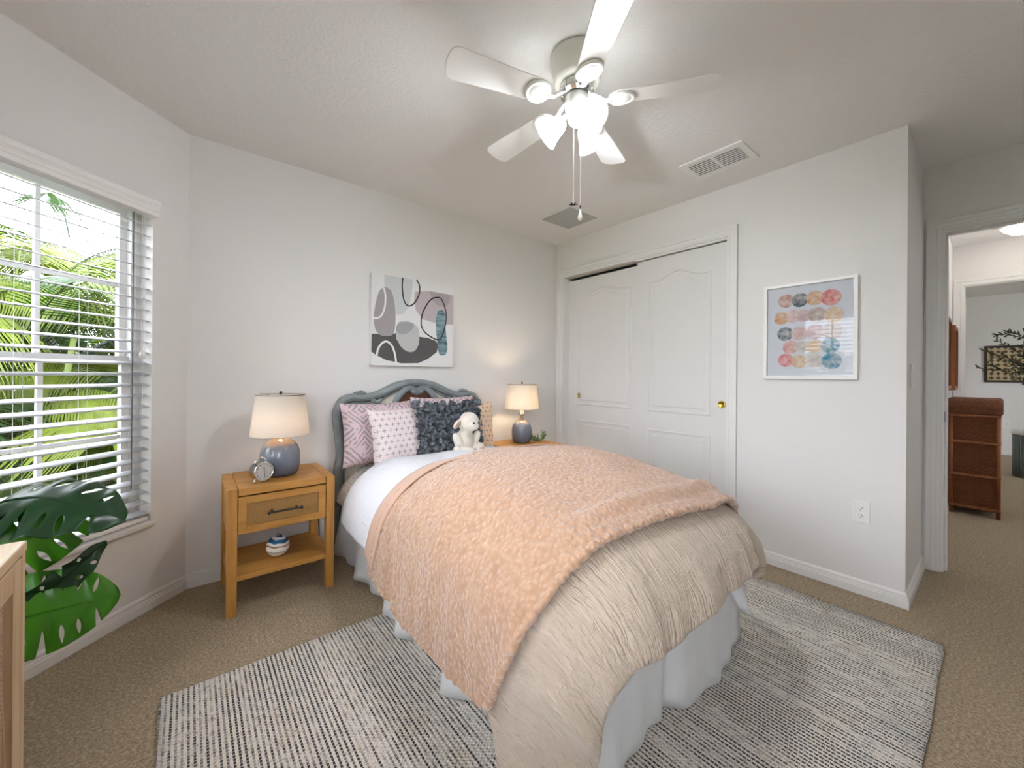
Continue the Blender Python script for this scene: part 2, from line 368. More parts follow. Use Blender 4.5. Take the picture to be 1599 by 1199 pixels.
# hall and the far room
HX1, HY = 5.79, .285
wall('wall_hall_left', (HX1, HY), (XD + .12, HY), t=.10, ext=(.0, 0))
wall('wall_hall_end', (HX1, -1.9), (HX1, HY + .10), [(-.60 + 1.9, .214 + 1.9, 0, DZ)])
wall('wall_hall_right', (XD + .12, -1.9), (HX1, -1.9), [(1.15, 1.5, 1.0, 1.7)], ext=(.3, .12))  # unseen opening added to let daylight onto the hall floor
wall('wall_far_end', (9.62, -2.6), (9.62, 1.9), ext=(.12, .12))
wall('wall_far_left', (9.62, 1.9), (HX1 + .12, 1.9), [(1.4, 1.9, 1.0, 1.7)], ext=(0, .12))  # unseen opening added for far room daylight, turned away from the sun
wall('wall_far_right', (HX1 + .12, -2.6), (9.62, -2.6), ext=(.12, 0))
wall('wall_far_near', (HX1 + .12, 1.9), (HX1 + .12, HY), t=.02)
def slab(name, pts, z0, z1, mat):
    mb = MB(); mb.prism(pts, lambda p: (p[0], p[1], z0), lambda p: (p[0], p[1], z1)); return struct(mb.build(name, M[mat]))
e = .14
outline = [(PE.x - .07, YR - e), (XD + .2, YR - e), (XD + .2, -2.05), (HX1 - .05, -2.05), (HX1 - .05, -2.75), (9.75, -2.75), (9.75, 2.05), (5.6, 2.05), (5.6, YB + e), (BP.x - .07, YB + e), (PW.x - e, PW.y + .05), (PW.x - e, PQ.y - .05)]
slab('floor', outline, -.12, 0, 'carpet'); slab('ceiling', outline, H, H + .12, 'ceil')

# baseboards
def board(name, path, h=.078, t=.015, mat='trim'):
    """path of 2d points, room on the left side"""
    mb = MB(); prof = [(0, 0), (t, 0), (t, h * .52), (t * .82, h * .56), (t * .82, h * .66), (t * .60, h * .70), (t * .60, h * .86), (t * .25, h * .95), (0, h)]
    P = [Vector((a, b, 0)) for a, b in path]; rings = []
    for i, p in enumerate(P):
        ds = []
        if i > 0: ds.append((p - P[i - 1]).normalized())
        if i < len(P) - 1: ds.append((P[i + 1] - p).normalized())
        ns = [Vector((-d.y, d.x, 0)) for d in ds]; n = sum(ns, Vector()); n.normalize(); k = 1 / max(.3, n.dot(ns[0]))
        rings.append([mb.vert(p + n * (a * k) + Vector((0, 0, z + .001))) for a, z in prof])
    m = len(prof)
    for a, b in zip(rings, rings[1:]):
        for j in range(m): mb.face([a[j], a[(j + 1) % m], b[(j + 1) % m], b[j]])
    mb.face(rings[0][::-1]); mb.face(rings[-1])
    return struct(mb.build(name, M[mat]))
# counter-clockwise: room on the left of travel
board('baseboard_back', [(XC_, YB), (BP.x, YB), (PW.x, PW.y), (PW.x, PQ.y), (PE.x, PE.y), (XD, YR)])
board('baseboard_closet', [(XD, YE), (XC_, YE), (XC_, CLY0 - .062)])
board('baseboard_hall', [(HX1, HY), (XD + .16, HY)])
board('baseboard_far', [(9.62, -2.6), (9.62, 1.9)])
# casings: stepped trim boards
def casing(name, y0, y1, zt, x, side, wd=.066, t=.018):
    mb = MB()
    for (a, b, th) in ((0, wd, t * .65), (wd * .62, wd, t), (wd * .12, wd * .30, t * .85)):
        xa, xb = (x - th, x) if side < 0 else (x, x + th)
        mb.box(xa, xb, y1 + a, y1 + b, 0, zt + b); mb.box(xa, xb, y0 - b, y0 - a, 0, zt + b); mb.box(xa, xb, y0 - a, y1 + a, zt + a, zt + b)
    return mb
mb = casing('c', CLY0, CLY1, CLZ, XC_, -1); mb.box(XC_, XC_ + .10, CLY1 - .006, CLY1, 0, CLZ); mb.box(XC_, XC_ + .10, CLY0, CLY0 + .006, 0, CLZ); mb.box(XC_, XC_ + .022, CLY0, 1.866, CLZ - .014, CLZ)
struct(mb.build('trim_1', M['trim'], bevel=.003))
mb = casing('c', DY0, DY1, DZ, XD, -1); mb.box(XD, XD + .12, DY1 - .012, DY1 + .0, 0, DZ); mb.box(XD, XD + .12, DY0, DY0 + .012, 0, DZ); mb.box(XD, XD + .12, DY0, DY1, DZ - .012, DZ); mb.box(XD + .045, XD + .075, DY1 - .024, DY1 - .012, 0, DZ - .012); mb.box(XD + .045, XD + .075, DY0, DY1, DZ - .024, DZ - .012)
d2 = struct(mb.build('trim_2', M['trim'], bevel=.003))
mb = MB(); mb.box(XD + .02, XD + .045, DY1 - .0135, DY1 - .012, .90, .96); mb.build('strike_plate', M['black'], d2)
mb = casing('c', -.60, .214, DZ, HX1, -1); mb.box(HX1, HX1 + .12, .204, .216, 0, DZ); mb.box(HX1, HX1 + .12, -.60, .214, DZ - .01, DZ)
struct(mb.build('trim_3', M['trim'], bevel=.003))

# ------------------------------------------------------------------ closet doors
def closet_door(name, y0, y1, x, z0, z1, knob_y):
    t = .034; wd = y1 - y0
    mb = MB(); mb.box(x, x + t, y0, y1, z0, z1); d = struct(mb.build(name, M['door'], bevel=.002))
    m = .105
    def arch(a0, a1, za, zb, ins):
        a0 += ins; a1 -= ins; za += ins; zb -= ins; mid = (a0 + a1) / 2; hw = (a1 - a0) / 2
        pts = [(a0, za), (a1, za)]
        for k in range(25):
            u = 1 - 2 * k / 24; s_ = abs(u); hgt = .055 * (.5 + .5 * cos(pi * min(1, s_ / .78))) if s_ < .78 else 0
            pts.append((mid + hw * u, zb - .055 + hgt))
        return pts
    def rect(a0, a1, za, zb, ins): return [(a0 + ins, za + ins), (a1 - ins, za + ins), (a1 - ins, zb - ins), (a0 + ins, zb - ins)]
    for nm, fn, za, zb in (('upper_panel', arch, .88, 1.965), ('lower_panel', rect, .20, .745)):
        mb = MB(); prev = None
        for ins, dep in ((0, 0), (.006, -.006), (.014, -.006), (.022, .004), (.034, .004), (.05, -.004)):
            ring = [mb.vert((x + dep, yy, zz)) for yy, zz in fn(y0 + m, y1 - m, za, zb, ins)]
            if prev:
                for i in range(len(ring)): mb.face([prev[i], prev[(i + 1) % len(ring)], ring[(i + 1) % len(ring)], ring[i]])
            prev = ring
        mb.face(prev); mb.build(nm, M['door'], d)
    mb = MB(); Rm = Matrix.Rotation(-pi / 2, 3, 'Y')
    mb.lathe([(.0, .001), (.017, .001), (.019, .004), (.024, .004), (.026, 0)], 28, (x, knob_y, .968), Rm); k = mb.build('finger_pull', M['brass'], d, smooth=True); k['label'] = 'round brass finger pull'
    return d
closet_door('door_1', 1.835, CLY1 - .006, XC_ + .060, .012, 2.068, 2.505)
closet_door('door_2', CLY0 + .008, 1.868, XC_ + .024, .012, 2.082, 1.196)

# ------------------------------------------------------------------ windows and blinds
def window(name, P, Dv, Nv, s0, s1, two=1):
    """P + Dv*s along the wall, Nv into the room"""
    Mt = Matrix(((Dv.x, Nv.x, 0, P.x), (Dv.y, Nv.y, 0, P.y), (0, 0, 1, 0), (0, 0, 0, 1)))
    z0, z1 = WZ0, WZ1; o = -.115
    mb = MB(); fw = .045
    mb.box(s0, s0 + fw, o, o + .05, z0, z1, Mt).box(s1 - fw, s1, o, o + .05, z0, z1, Mt).box(s0 + fw, s1 - fw, o, o + .05, z1 - fw, z1, Mt).box(s0 + fw, s1 - fw, o, o + .05, z0, z0 + fw, Mt)
    w_ = struct(mb.build(name, M['trim'], bevel=.003)); zm = 1.215
    n = two; step = (s1 - s0 - 2 * fw) / n
    for k in range(n):
        a, b = s0 + fw + k * step, s0 + fw + (k + 1) * step
        for nm, za, zb, off in (('upper_sash', zm - .02, z1 - fw, o + .004), ('lower_sash', z0 + fw, zm + .02, o + .022)):
            mb = MB(); f2 = .032; c = (a + b) / 2; zc = (za + zb) / 2; th = .02
            mb.box(a, a + f2, off, off + th, za, zb, Mt).box(b - f2, b, off, off + th, za, zb, Mt).box(a + f2, b - f2, off, off + th, zb - f2, zb, Mt).box(a + f2, b - f2, off, off + th, za, za + f2, Mt)
            mb.box(c - .009, c + .009, off + .004, off + th - .004, za + f2, zb - f2, Mt).box(a + f2, c - .009, off + .004, off + th - .004, zc - .009, zc + .009, Mt).box(c + .009, b - f2, off + .004, off + th - .004, zc - .009, zc + .009, Mt)
            s_ = mb.build(nm, M['trim'], w_)
            mb = MB(); g = [Mt @ Vector((x, off + .010, z)) for x, z in ((a + f2, za + f2), (b - f2, za + f2), (b - f2, zb - f2), (a + f2, zb - f2))]
            mb.face([mb.vert(p) for p in g]); mb.build('glass_pane', M['glass'], s_)
    mb = MB(); mb.box(s0 - .012, s1 + .012, -.062, .022, z0 - .022, z0 + .002, Mt); mb.build('window_sill', M['trim'], w_, bevel=.006)
    return Mt, w_
MtB, W1 = window('window_1', BP, BD, BN, WS0, WS1)
PLw = Vector((XL_, PW.y, 0)); DLw = Vector((0, -1, 0)); NLw = Vector((1, 0, 0))
MtL, W2 = window('window_2', PLw, DLw, NLw, PW.y - CY1, PW.y - CY0, 2)
MtR, W3 = window('added_window', PE, BD2, BN2, WS0 + .02, WS1 + .02)  # unseen window added so daylight reaches the foot of the bed

def blind(Mt, s0, s1, label, tilt=14):
    c = Mt @ Vector(((s0 + s1) / 2, -.03, WZ0))
    ang = math.atan2(Mt[1][0], Mt[0][0]); t = thing('window_blind', c, label, 'blind', ang)
    hw = (s1 - s0) / 2 - .006; hz = WZ1 - WZ0
    # local frame: x along window, y = into the room (sign checked below)
    sg = 1 if (Matrix.Rotation(ang, 3, 'Z') @ Vector((0, 1, 0))).dot(Vector((Mt[0][1], Mt[1][1], 0))) > 0 else -1
    mb = MB(); prof = [(.025, -.005), (.068, .0), (.068, .018), (.074, .024), (.066, .030), (.072, .040), (.080, .050), (.080, .066), (.074, .074), (.025, .074)]
    mb.prism(prof, lambda p: (-hw - .004, sg * p[0], hz - .074 + p[1]), lambda p: (hw + .004, sg * p[0], hz - .074 + p[1])); mb.build('valance', M['white'], t, bevel=.002)
    mb = MB(); mb.box(-hw, hw, -.02, .024, hz - .058, hz - .002); mb.build('headrail', M['white'], t)
    pitch = .0520; n = int((hz - .10) / pitch); first = None
    for k in range(n):
        z = .045 + k * pitch
        if first is None:
            mb = MB(); a = R(tilt)
            def fn(u, v):
                y = (v - .5) * .048; x = (u - .5) * 2 * hw; b = .0022 * (1 - (2 * v - 1) ** 2)
                return (x, sg * (y * cos(a)), -y * sin(a) + b)
            mb.grid(1, 5, fn); ob = mb.build('slat', M['slat'], t, smooth=True, solid=.003); first = ob
        else: ob = first.copy(); COL.objects.link(ob)
        ob.location = (0, 0, z)
    mb = MB(); mb.box(-hw, hw, -.024, .024, .006, .026); mb.build('bottom_rail', M['white'], t, bevel=.004)
    for x in ([-hw + .03, -hw * .30, hw * .26, hw - .03] if hw < .5 else [-hw * .8, -hw * .27, hw * .27, hw * .8]):
        mb = MB()
        for dy in (-.022, .022): mb.tube([(x, dy, .02), (x, dy, hz - .05)], .0009, 5)
        mb.build('ladder_cord', M['white'], t)
    return t, hw, hz, sg
M['slat'] = plain('white_blind_slat', '#cdd0d4', .45)
tb, hw, hz, sg = blind(MtB, WS0, WS1, 'white horizontal slatted blind hanging in the angled bay window with palms outside', 15)
xr = -hw if (MtB @ Vector((WS0, 0, 0)) - tb.location).dot(Matrix.Rotation(tb.rotation_euler.z, 3, 'Z') @ Vector((1, 0, 0))) < 0 else hw
sx = 1 if xr > 0 else -1
mb = MB(); mb.tube([(xr - sx * .045, sg * .03, hz - .05), (xr - sx * .045, sg * .03, hz - .74)], .001, 5).tube([(xr - sx * .03, sg * .03, hz - .05), (xr - sx * .03, sg * .03, hz - .745)], .001, 5); pc = mb.build('pull_cord', M['white'], tb)
for dx, dz in ((.045, .76), (.03, .765)):
    mb = MB(); mb.lathe([(.003, .03), (.006, .02), (.0075, 0), (.0, 0)], 10, (xr - sx * dx, sg * .03, hz - dz)); mb.build('tassel', M['plastic'], pc, smooth=True)
mb = MB(); mb.tube([(xr - sx * .085, sg * .032, hz - .06), (xr - sx * .085, sg * .032, .18)], .0022, 6); mb.build('tilt_wand', plain('smoky_plastic', '#5c6468', .3), tb)
for Mt_, a_, b_, W_ in ((MtL, PW.y - CY1, PW.y - CY0, W2), (MtR, WS0 + .02, WS1 + .02, W3)):     # blinds of the dresser window and of the added unseen window
    bl_ = blind(Mt_, a_, b_, None, 15)[0]; bl_.parent = W_
    for k_ in ('category', 'group'):
        if k_ in bl_: del bl_[k_]

# ------------------------------------------------------------------ outside: ground and palms
mb = MB(); mb.box(-30, -.9, -20, 30, -.5, -.45).box(-.9, 30, YB + .3, 30, -.5, -.45)
q = NT('lawn', '#4b5a2c', .95); q.color(q.ramp(q.noise(q.co(), 8, 4), [(.3, '#39461f'), (.7, '#6b7a3a')])); struct(mb.build('ground', q.m))
def frond_mesh(name, mat, L=1.5, droop=.8, seed=0, n=34):
    rnd = random.Random(seed); mb = MB(); pts = []
    def rach(t): return Vector((L * (t - .18 * droop * t * t), 0, L * (.75 * t - .75 * droop * t * t)))
    mb.tube([rach(i / 12) for i in range(13)], [.010 * (1 - .8 * i / 12) for i in range(13)], 5)
    for i in range(n):
        t = .16 + .84 * i / n; p = rach(t); tg = (rach(min(1, t + .02)) - rach(t - .02)).normalized(); side = Vector((0, 1, 0)); up = tg.cross(side) * -1
        ln = L * .42 * (.45 + .9 * sin(pi * min(1, t * .8 + .15))) * rnd.uniform(.85, 1.1); wd = .017 * L
        for sgn in (-1, 1):
            d = (tg * .62 + side * sgn * .75 + up * .30).normalized(); wv = d.cross(up).normalized() * wd
            prev = None
            for k in range(4):
                u = k / 3; c = p + d * (ln * u) + Vector((0, 0, -1)) * (ln * .42 * u * u); ww = wv * (1 - u) ** .6 * (1.0 if k else .55)
                a, b = mb.vert(c - ww * .5), mb.vert(c + ww * .5)
                if prev: mb.face([prev[0], prev[1], b, a])
                prev = (a, b)
    o = mb.build(name, mat); return o
fr_src = [frond_mesh('frond', M['palm'], 1.5, .75, 1), frond_mesh('frond', M['palm'], 1.5, 1.05, 2), frond_mesh('frond', M['palmd'], 1.4, .9, 3)]
fr_mesh = [o.data for o in fr_src]
for o in fr_src: bpy.data.objects.remove(o)
def palm(x, y, h, n, sc, label, seed, dark=False):
    rnd = random.Random(seed); t = thing('areca_palm', (x, y, -.45), label, 'palm', 0, 'palms outside the bay windows')
    m = MB()
    for k in range(5):
        a = k * 1.3 + rnd.random(); b = Vector((.10 * cos(a), .10 * sin(a), 0)); top = Vector((.32 * cos(a), .32 * sin(a), h * rnd.uniform(.5, .8)))
        m.tube([b, b.lerp(top, .5) + Vector((0, 0, .05)), top], [.03, .025, .018], 6)
    m.build('cane', M['trunk'], t)
    for k in range(n):
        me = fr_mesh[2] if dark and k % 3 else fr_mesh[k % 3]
        f = bpy.data.objects.new('frond', me); COL.objects.link(f); f.parent = t
        a = 2 * pi * k / n * 2.38 + rnd.uniform(-.3, .3); hh = h * (.25 + .75 * (k + .5) / n) * rnd.uniform(.8, 1.02)
        f.location = (.18 * cos(a), .18 * sin(a), hh); f.rotation_euler = (rnd.uniform(-.35, .35), rnd.uniform(-.55, .25), a); s_ = sc * rnd.uniform(.75, 1.1); f.scale = (s_, s_, s_)
    return t
palm(-1.05, 4.75, 2.5, 26, .85, 'bushy palm nearest the glass, straight outside the angled window', 1)
palm(-.20, 5.5, 2.95, 26, .95, 'yellow green palm at the right side of the angled window view', 2)
palm(-2.05, 5.5, 2.95, 26, 1.0, 'palm left of the middle in the angled window view, reaching above the meeting rail', 3)
palm(-1.1, 7.2, 3.4, 24, 1.2, 'taller palm standing at the back of the garden view', 4, True)
palm(-2.9, 3.9, 2.3, 20, .9, 'palm outside by the corner of the two bay windows', 6)
palm(-3.2, 1.6, 2.3, 22, 1.0, 'palm outside the window behind the dresser', 7)
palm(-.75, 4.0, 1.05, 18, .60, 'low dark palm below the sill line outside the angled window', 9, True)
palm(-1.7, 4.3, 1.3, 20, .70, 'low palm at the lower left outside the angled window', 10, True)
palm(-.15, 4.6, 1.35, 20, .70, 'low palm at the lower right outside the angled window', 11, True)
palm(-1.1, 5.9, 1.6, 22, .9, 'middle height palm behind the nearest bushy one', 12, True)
def hedge(x, y, w_, d_, h_, label, seed):
    rnd = random.Random(seed); t = thing('hedge', (x, y, -.45), label, 'hedge', 0, None); mb = MB()
    for k in range(5200):
        p = Vector((rnd.uniform(-w_, w_), rnd.uniform(-d_, d_), 0)); top = h_ * (.85 + .15 * noise.noise((p.x * 2, p.y * 2, seed))); p.z = top * rnd.random() ** .6
        d = Vector((rnd.uniform(-1, 1), rnd.uniform(-1, 1), rnd.uniform(-.6, 1))).normalized(); s2 = d.orthogonal().normalized() * .05; L_ = rnd.uniform(.10, .22)
        mb.face([mb.vert(q_) for q_ in (p, p + d * L_ * .5 + s2, p + d * L_, p + d * L_ * .5 - s2)])
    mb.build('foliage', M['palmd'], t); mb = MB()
    for k in range(7): xx = -w_ + 2 * w_ * (k + .5) / 7; mb.tube([(xx, 0, 0), (xx + .1, .05, h_ * .75)], [.05, .02], 6)
    mb.build('stems', M['bark'], t)
hedge(-1.2, 8.9, 3.0, .5, 2.5, 'dense dark hedge behind the palms straight outside the angled window', 1)

# ------------------------------------------------------------------ rug
RX0, RX1, RY0, RY1 = -.07, 2.54, .14, 1.865
mb = MB()
def rugf(u, v):
    x = RX0 + (RX1 - RX0) * u; y = RY0 + (RY1 - RY0) * v; ex = min(u, 1 - u, v, 1 - v)
    wob = .006 * noise.noise((x * 5, y * 5, 0)); return (x + (wob if ex == 0 else 0), y + (wob if ex == 0 else 0), .012 + .001 * noise.noise((x * 4, y * 4, 3)))
mb.grid(60, 40, rugf); rug = mb.build('area_rug', M['rug'], smooth=True, solid=.011)
tag(rug, 'flatwoven ivory rug with dashed charcoal lines lying under the bed', 'rug')

# ------------------------------------------------------------------ nightstands
def nightstand(loc, label):
    t = thing('nightstand', loc, label, 'nightstand', 0, 'matching oak nightstands'); W, Dp, Hh = .48, .40, .605; L = .042
    x0, x1, y0, y1 = -W / 2, W / 2, -Dp / 2, Dp / 2
    for sx_ in (0, 1):
        for sy_ in (0, 1):
            xa = x0 if sx_ == 0 else x1 - L; ya = y0 if sy_ == 0 else y1 - L
            mb = MB(); mb.box(xa, xa + L, ya, ya + L, 0, Hh - .002); mb.build('leg', M['oak_z'], t, bevel=.003)
    mb = MB(); mb.box(x0, x0 + .044, y0 + L, y1 - L, Hh - .036, Hh).box(x1 - .044, x1, y0 + L, y1 - L, Hh - .036, Hh).box(x0 + .0455, x1 - .0455, y0 + .001, y1, Hh - .036, Hh); mb.build('tabletop', M['oak_x'], t, bevel=.0025)
    mb = MB(); mb.box(x0 + .008, x0 + .024, y0 + L, y1 - L, .36, Hh - .037).box(x1 - .024, x1 - .008, y0 + L, y1 - L, .36, Hh - .037); mb.build('side_panel', M['oak_x'], t)
    mb = MB(); mb.box(x0 + L, x1 - L, y1 - .02, y1 - .006, .36, Hh - .037); mb.build('back_panel', M['oak_x'], t)
    mb = MB(); mb.box(x0 + .006, x1 - .006, y0 + .008, y1 - .008, .160, .184); mb.build('shelf', M['oak_x'], t, bevel=.002)
    mb = MB(); a, b, z0, z1, f = x0 + L + .003, x1 - L - .003, .385, .562, .034; yf = y0 + .002
    mb.box(a, a + f, yf, yf + .02, z0, z1).box(b - f, b, yf, yf + .02, z0, z1).box(a + f, b - f, yf, yf + .02, z1 - f, z1).box(a + f, b - f, yf, yf + .02, z0, z0 + f)
    mb.box(a, b, yf + .0205, y1 - .03, z0 + .004, z0 + .016)
    dr = mb.build('drawer', M['oak_x'], t, bevel=.002)
    mb = MB(); mb.box(a + f, b - f, yf + .008, yf + .014, z0 + f, z1 - f); pn = mb.build('rattan_panel', M['rattan'], dr); pn['label'] = 'woven rattan drawer panel'
    mb = MB(); zc = (z0 + z1) / 2 - .002; mb.tube([(-.068, yf - .026, zc), (.068, yf - .026, zc)], .0045, 10)
    for s_ in (-1, 1): mb.tube([(s_ * .055, yf - .026, zc), (s_ * .055, yf + .008, zc)], .005, 10).tube([(s_ * .068, yf - .026, zc), (s_ * .078, yf - .026, zc)], .0075, 10)
    h_ = mb.build('handle', M['black'], dr, smooth=False); h_['label'] = 'black bar handle'
    return t
NL = (.383, 2.490, 0); NR = (2.118, 2.455, 0)
nightstand(NL, 'oak nightstand with rattan drawer left of the bed, holding the alarm clock')
ns = nightstand(NR, 'oak nightstand between bed and closet, only its top and lamp in view')

# ------------------------------------------------------------------ table lamps
def table_lamp(loc, label, sb, st, hb, hs, gap, rb, watt, glow):
    t = thing('table_lamp', loc, label, 'lamp', 0, 'blue ceramic table lamps')
    prof = [(rb * .62, 0), (rb * .80, .004), (rb * .93, hb * .10), (rb * .99, hb * .28), (rb, hb * .48), (rb * .97, hb * .62), (rb * .86, hb * .76), (rb * .66, hb * .86), (rb * .42, hb * .925), (rb * .30, hb * .955), (rb * .27, hb * .985), (rb * .30, hb), (0, hb)]
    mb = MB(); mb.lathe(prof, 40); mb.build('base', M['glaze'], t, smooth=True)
    mb = MB()
    if gap > .03: mb.lathe([(.012, hb), (.010, hb + .018), (.016, hb + .022), (.026, hb + .03), (.028, hb + .042), (.022, hb + .052), (.014, hb + gap), (.013, hb + gap + .05), (0, hb + gap + .05)], 24)
    else: mb.lathe([(.018, hb), (.018, hb + .012), (.012, hb + .016), (.012, hb + .06), (0, hb + .06)], 20)
    mb.build('neck', M['chrome'] if gap > .03 else M['brass'], t, smooth=True)
    z0 = hb + gap; z1 = z0 + hs
    mb = MB(); mb.lathe([(sb, z0), (sb - .0005, z0 + .004), (st, z1)], 48); mb.f = [f for f in mb.f if len(f) == 4]; mb.m = mb.m[:len(mb.f)]; mb.uv = mb.uv[:len(mb.f)]
    sh = mb.build('lampshade', M['shade'], t, smooth=True, solid=.002)
    mb = MB(); mb.tube([(st * cos(a), st * sin(a), z1 - .006) for a in [2 * pi * i / 40 for i in range(40)]], .0018, 6, closed=True)
    for k in range(3): mb.tube([(0, 0, z1 - .02), (st * cos(k * 2.09), st * sin(k * 2.09), z1 - .006)], .0015, 5)
    mb.tube([(0, 0, z1 - .025), (0, 0, z1 + .004)], .004, 8).lathe([(.007, z1 + .002), (.008, z1 + .010), (.004, z1 + .014), (0, z1 + .014)], 12)
    mb.build('shade_ring', M['black'], t)
    mb = MB(); zb = z0 + hs * .42; mb.ball((0, 0, zb), (.026, .026, .034), 20, 12); mb.build('bulb', emit('lamp_bulb', glow, watt), t, smooth=True)
    return t
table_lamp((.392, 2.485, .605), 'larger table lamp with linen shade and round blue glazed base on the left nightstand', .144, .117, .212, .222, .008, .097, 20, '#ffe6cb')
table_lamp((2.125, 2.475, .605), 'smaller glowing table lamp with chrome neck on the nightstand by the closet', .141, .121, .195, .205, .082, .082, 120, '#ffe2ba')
mb = MB(); mb.tube([(.60, 2.68, .42), (.645, 2.64, .40), (.66, 2.62, .33), (.63, 2.66, .26), (.645, 2.70, .12), (.62, 2.71, .02)], .003, 6)
tag(mb.build('power_cord', M['black'], smooth=True), 'thin dark lamp cord hanging behind the left nightstand beside the bed', 'cord')

# alarm clock
t = thing('alarm_clock', (.288, 2.372, .605), 'small chrome alarm clock with white dial in front of the larger lamp', 'clock', R(22))
Ry = Matrix.Rotation(pi / 2, 3, 'X')   # lathe axis z -> -y (front)
cz = .058; r = .046
mb = MB(); mb.lathe([(0, -.030), (r * .86, -.030), (r, -.022), (r, .022), (r * 1.04, .026), (r * 1.04, .032), (r * .92, .034), (r * .92, .028)], 36, (0, 0, cz), Ry); mb.build('case', M['chrome'], t, smooth=True)
mb = MB(); mb.lathe([(0, .0285), (r * .92, .0285)], 36, (0, 0, cz), Ry)
q = NT('clock_dial', '#f1efe9', .3); mb.build('dial', q.m, t)
mb = MB()
for k in range(12):
    a = k * pi / 6; L1, L2 = (r * .72, r * .86); mb.tube([(L1 * sin(a), -.0292, cz + L1 * cos(a)), (L2 * sin(a), -.0292, cz + L2 * cos(a))], .0013, 4)
mb.tube([(0, -.030, cz), (.002, -.030, cz - r * .66)], .0012, 4).tube([(0, -.030, cz), (-.001, -.030, cz + r * .5)], .0016, 4); mb.build('clock_hands', M['black'], t)
for s_ in (-1, 1):
    mb = MB(); mb.tube([(s_ * .026, 0, cz - .038), (s_ * .034, -.004, 0.002)], [.004, .005], 8); mb.build('foot', M['chrome'], t, smooth=True)
mb = MB(); mb.tube([(.030 * cos(a), 0, cz + .036 + .030 * sin(a)) for a in [pi * i / 14 for i in range(15)]], .003, 8); mb.build('carry_handle', M['chrome'], t, smooth=True)

# striped ball ornament on the shelf
t = thing('ball_ornament', (.376, 2.43, .184), 'round white ball with blue and brown swirled bands on the nightstand shelf', 'ornament', R(10))
q = NT('swirled_band_paint', '#e6e3dc', .25); X = q.xyz(q.co()); hh = q.math('ADD', q.math('MULTIPLY', X[2], 1.0), q.math('MULTIPLY', q.noise(q.map(q.co(), (6, 6, 1)), 2, 2), .03))
q.color(q.ramp(q.math('MULTIPLY', hh, 7.4), [(0, '#d7d4cd'), (.30, '#e8e5de'), (.36, '#8a9aa2'), (.41, '#e8e5de'), (.55, '#e6e2da'), (.58, '#8d6645'), (.63, '#e8e4dc'), (.72, '#2f6c8c'), (.80, '#2d5f86'), (.84, '#dfe3e4'), (.91, '#24506f')], 'CONSTANT'))
mb = MB(); mb.ball((0, 0, .056), .056, 32, 20); mb.build('ball', q.m, t, smooth=True)
mb = MB(); mb.tube([(0, 0, .11), (0, 0, .16)], .0014, 6).lathe([(.009, .109), (.009, .118), (.003, .121), (0, .121)], 14); mb.build('hanger', M['chrome'], t)

# sage sprig on the right nightstand
t = thing('succulent_sprig', (2.262, 2.40, .607), 'small sage green artificial leaf sprig lying beside the smaller lamp', 'plant')
rnd = random.Random(3); mb = MB(); st_ = MB()
for k in range(11):
    a = 2 * pi * k / 11 + rnd.uniform(-.2, .2); el = rnd.uniform(.15, 1.2); ln = rnd.uniform(.05, .10)
    d = Vector((cos(a) * cos(el), sin(a) * cos(el), sin(el))); st_.tube([(0, 0, .004), d * ln * .5 + Vector((0, 0, .006)), d * ln], .0016, 5)
    for i in range(6):
        c = d * ln * (.35 + .13 * i) + Vector((0, 0, .005)); dd = (d + Vector((rnd.uniform(-1, 1), rnd.uniform(-1, 1), rnd.uniform(-.2, 1))) * .8).normalized(); sd_ = dd.orthogonal().normalized() * .008; nn_ = dd.cross(sd_).normalized() * .003
        i0, i1, i2, i3, i4, i5 = [mb.vert(p) for p in (c, c + dd * .012 + sd_, c + dd * .028 + sd_ * .8, c + dd * .036, c + dd * .028 - sd_ * .8, c + dd * .012 - sd_)]
        ic = mb.vert(c + dd * .018 + nn_)
        for p_, q_ in ((i0, i1), (i1, i2), (i2, i3), (i3, i4), (i4, i5), (i5, i0)): mb.face([p_, q_, ic])
lv = [v for v in mb.v]; mb.v = [(x, y, max(z, .001)) for x, y, z in lv]
mb.build('leaves', M['succ'], t, smooth=True); st_.build('stem', M['stemg'], t)

# ------------------------------------------------------------------ bed: headboard
BXC = 1.295
bed = thing('bed', (BXC, 2.0, 0), 'single bed with grey blue carved headboard against the wall', 'bed')
def B(x, y, z): return (x - BXC, y - 2.0, z)
half = [(-.565, .02), (-.565, .30), (-.562, .52), (-.548, .62), (-.556, .74), (-.570, .86), (-.562, .94), (-.525, 1.0), (-.465, 1.025), (-.40, 1.022), (-.34, 1.026), (-.27, 1.045), (-.20, 1.078), (-.12, 1.108), (0, 1.122)]
def smooth_path(P, n=8):
    out = []; 
    for i in range(len(P) - 1):
        p0, p1, p2, p3 = P[max(i - 1, 0)], P[i], P[i + 1], P[min(i + 2, len(P) - 1)]
        for k in range(n):
            t_ = k / n; out.append(tuple(.5 * (2 * b + (c - a) * t_ + (2 * a - 5 * b + 4 * c - d) * t_ ** 2 + (3 * b - a - 3 * c + d) * t_ ** 3) for a, b, c, d in zip(p0, p1, p2, p3)))
    out.append(tuple(P[-1])); return out
full = smooth_path(half + [(-x, z) for x, z in half[-2::-1]], 6)
HY_ = 2.705
